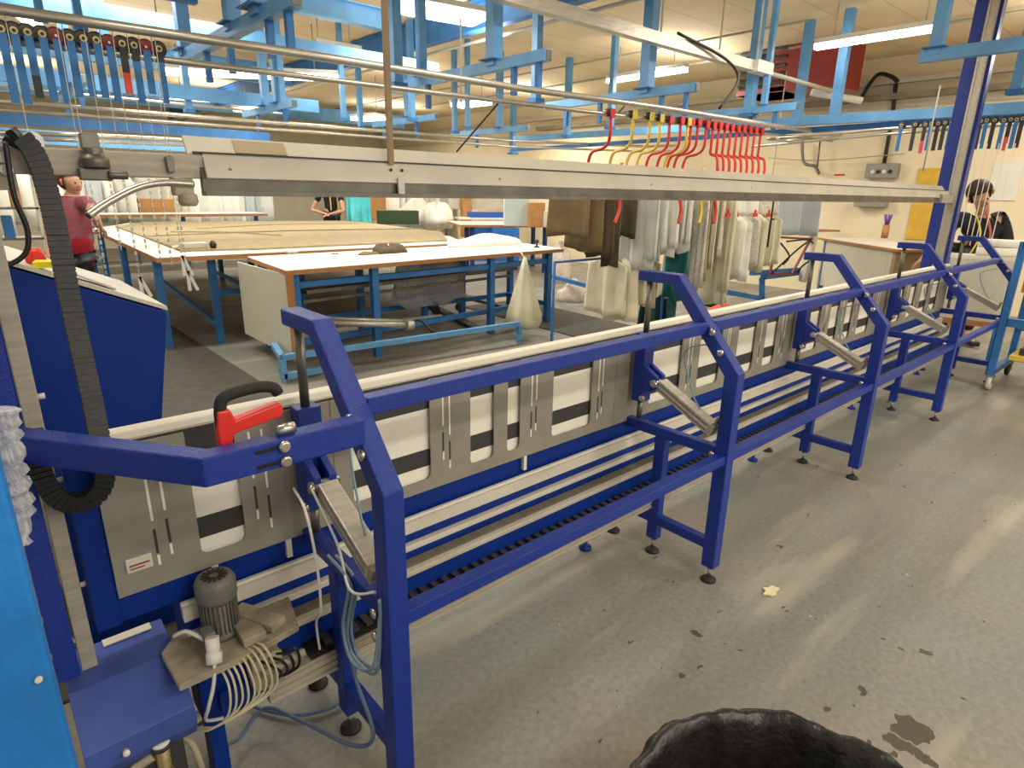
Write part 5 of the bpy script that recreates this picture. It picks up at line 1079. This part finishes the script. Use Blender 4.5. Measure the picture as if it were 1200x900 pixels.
# worker in red at the left
WL = dp(85, 260, 6.3); J = stand((WL.x, WL.y), (.9, .1), 1.10)
J['head'] = dp(83, 212, 6.2); J['neck'] = dp(85, 226, 6.25); J['chest'] = dp(87, 245, 6.3); J['pel'] = dp(92, 290, 6.3)
J['shr'] = dp(103, 236, 6.2); J['elr'] = dp(112, 256, 6.1); J['wrr'] = dp(118, 268, 6.4); J['shl'] = dp(69, 238, 6.35); J['ell'] = dp(56, 268, 6.3); J['wrl'] = dp(58, 292, 6.2)
M_REDP = mat('red_patterned_blouse', (176, 60, 72), .8, col2=(120, 100, 110), vscale=26)
person('person', J, 'person in red patterned top and red shorts beside the spreading table', 1.08, [('blouse', M_REDP, 'tee', 1.0), ('red_apron_shorts', mat('crimson_cloth', (160, 16, 34), .8), 'shorts', 1), ('black_trousers', M_BLACK, 'trousers', 1)], mat('reddish_hair', (120, 52, 44), .6), (.5, -.8, -.2))
# man in black in the middle distance
WM = dp(388, 240, 14.5); J = stand((WM.x, WM.y), (-.25, -.95), 1.18)
J['wrl'] = dp(386, 251, 14.0); J['wrr'] = dp(380, 250, 14.0); J['elr'] = dp(366, 246, 14.4); J['ell'] = dp(403, 247, 14.3)
J['elr'], J['ell'] = J['elr'], J['ell']
J['shl'], J['shr'] = (J['shl'], J['shr']) if (J['shl'] - J['ell']).length < (J['shr'] - J['ell']).length else (J['shr'], J['shl'])
mm = person('person', J, 'person in black T-shirt with yellow neck tape behind the brown-covered table', 1.08, [('t_shirt', M_JK, 'tee', 1.0), ('trousers', M_BLACK, 'trousers', 1)], M_HAIR, (-.25, -.9, -.35))
f = NB(); c = J['chest']
for s in (-.09, .09): tube(f, bez([J['neck'] + Vector((s,-.08,0)), c + Vector((s,-.16,0)), c + Vector((s,-.17,-.3))]), .014, 6)
obj('measuring_tape', f, M_YEL, mm)
# ------------------------------------------------------------------ light
def lamp(x, y, z, sx, sy, e, rot=0, col=(1, .96, .88)):
    d = bpy.data.lights.new('ceiling_area_light', 'AREA'); d.shape = 'RECTANGLE'; d.size = sx; d.size_y = sy; d.energy = e; d.color = col
    o = bpy.data.objects.new('ceiling_area_light', d); COL.objects.link(o); o.location = (x, y, z); o.rotation_euler = (0, 0, rot)
    d2 = d.copy(); d2.energy = e * .35; o = bpy.data.objects.new('ceiling_fill_uplight', d2); COL.objects.link(o); o.location = (x, y, z + .02); o.rotation_euler = (PI, 0, rot)  # upward fill light added to brighten the ceiling
for (x, y, e) in ((1.2, -1.8, 60), (4.2, -1.8, 60), (7.5, -1.4, 50), (1, -4.5, 90), (4.5, -4.5, 90), (8, -4.5, 80), (0, 2.2, 25), (3.2, 2.8, 30), (6.5, 3.0, 32), (9.5, 1.5, 50)):  # rearmost row is added fill behind the camera, brightening upright faces
    lamp(x, y, 3.3, 1.4, .25, e)
for (x, y) in ((1.5, 6.5), (4.5, 6.2), (8.6, 6.0), (2, 10.5), (6, 10.5), (9.8, 10.5), (1, 15), (5, 15), (9, 15), (-3, 8), (-3,14)):
    lamp(x, y, 3.25, 1.6, .3, 75)
w = bpy.data.worlds.new('world'); scene.world = w; w.use_nodes = True
w.node_tree.nodes['Background'].inputs[0].default_value = (1, .94, .84, 1); w.node_tree.nodes['Background'].inputs[1].default_value = .75
vs = scene.view_settings; vs.view_transform = 'Standard'; vs.look = 'None'; vs.gamma = 1; vs.use_curve_mapping = False; vs.exposure = 0.0
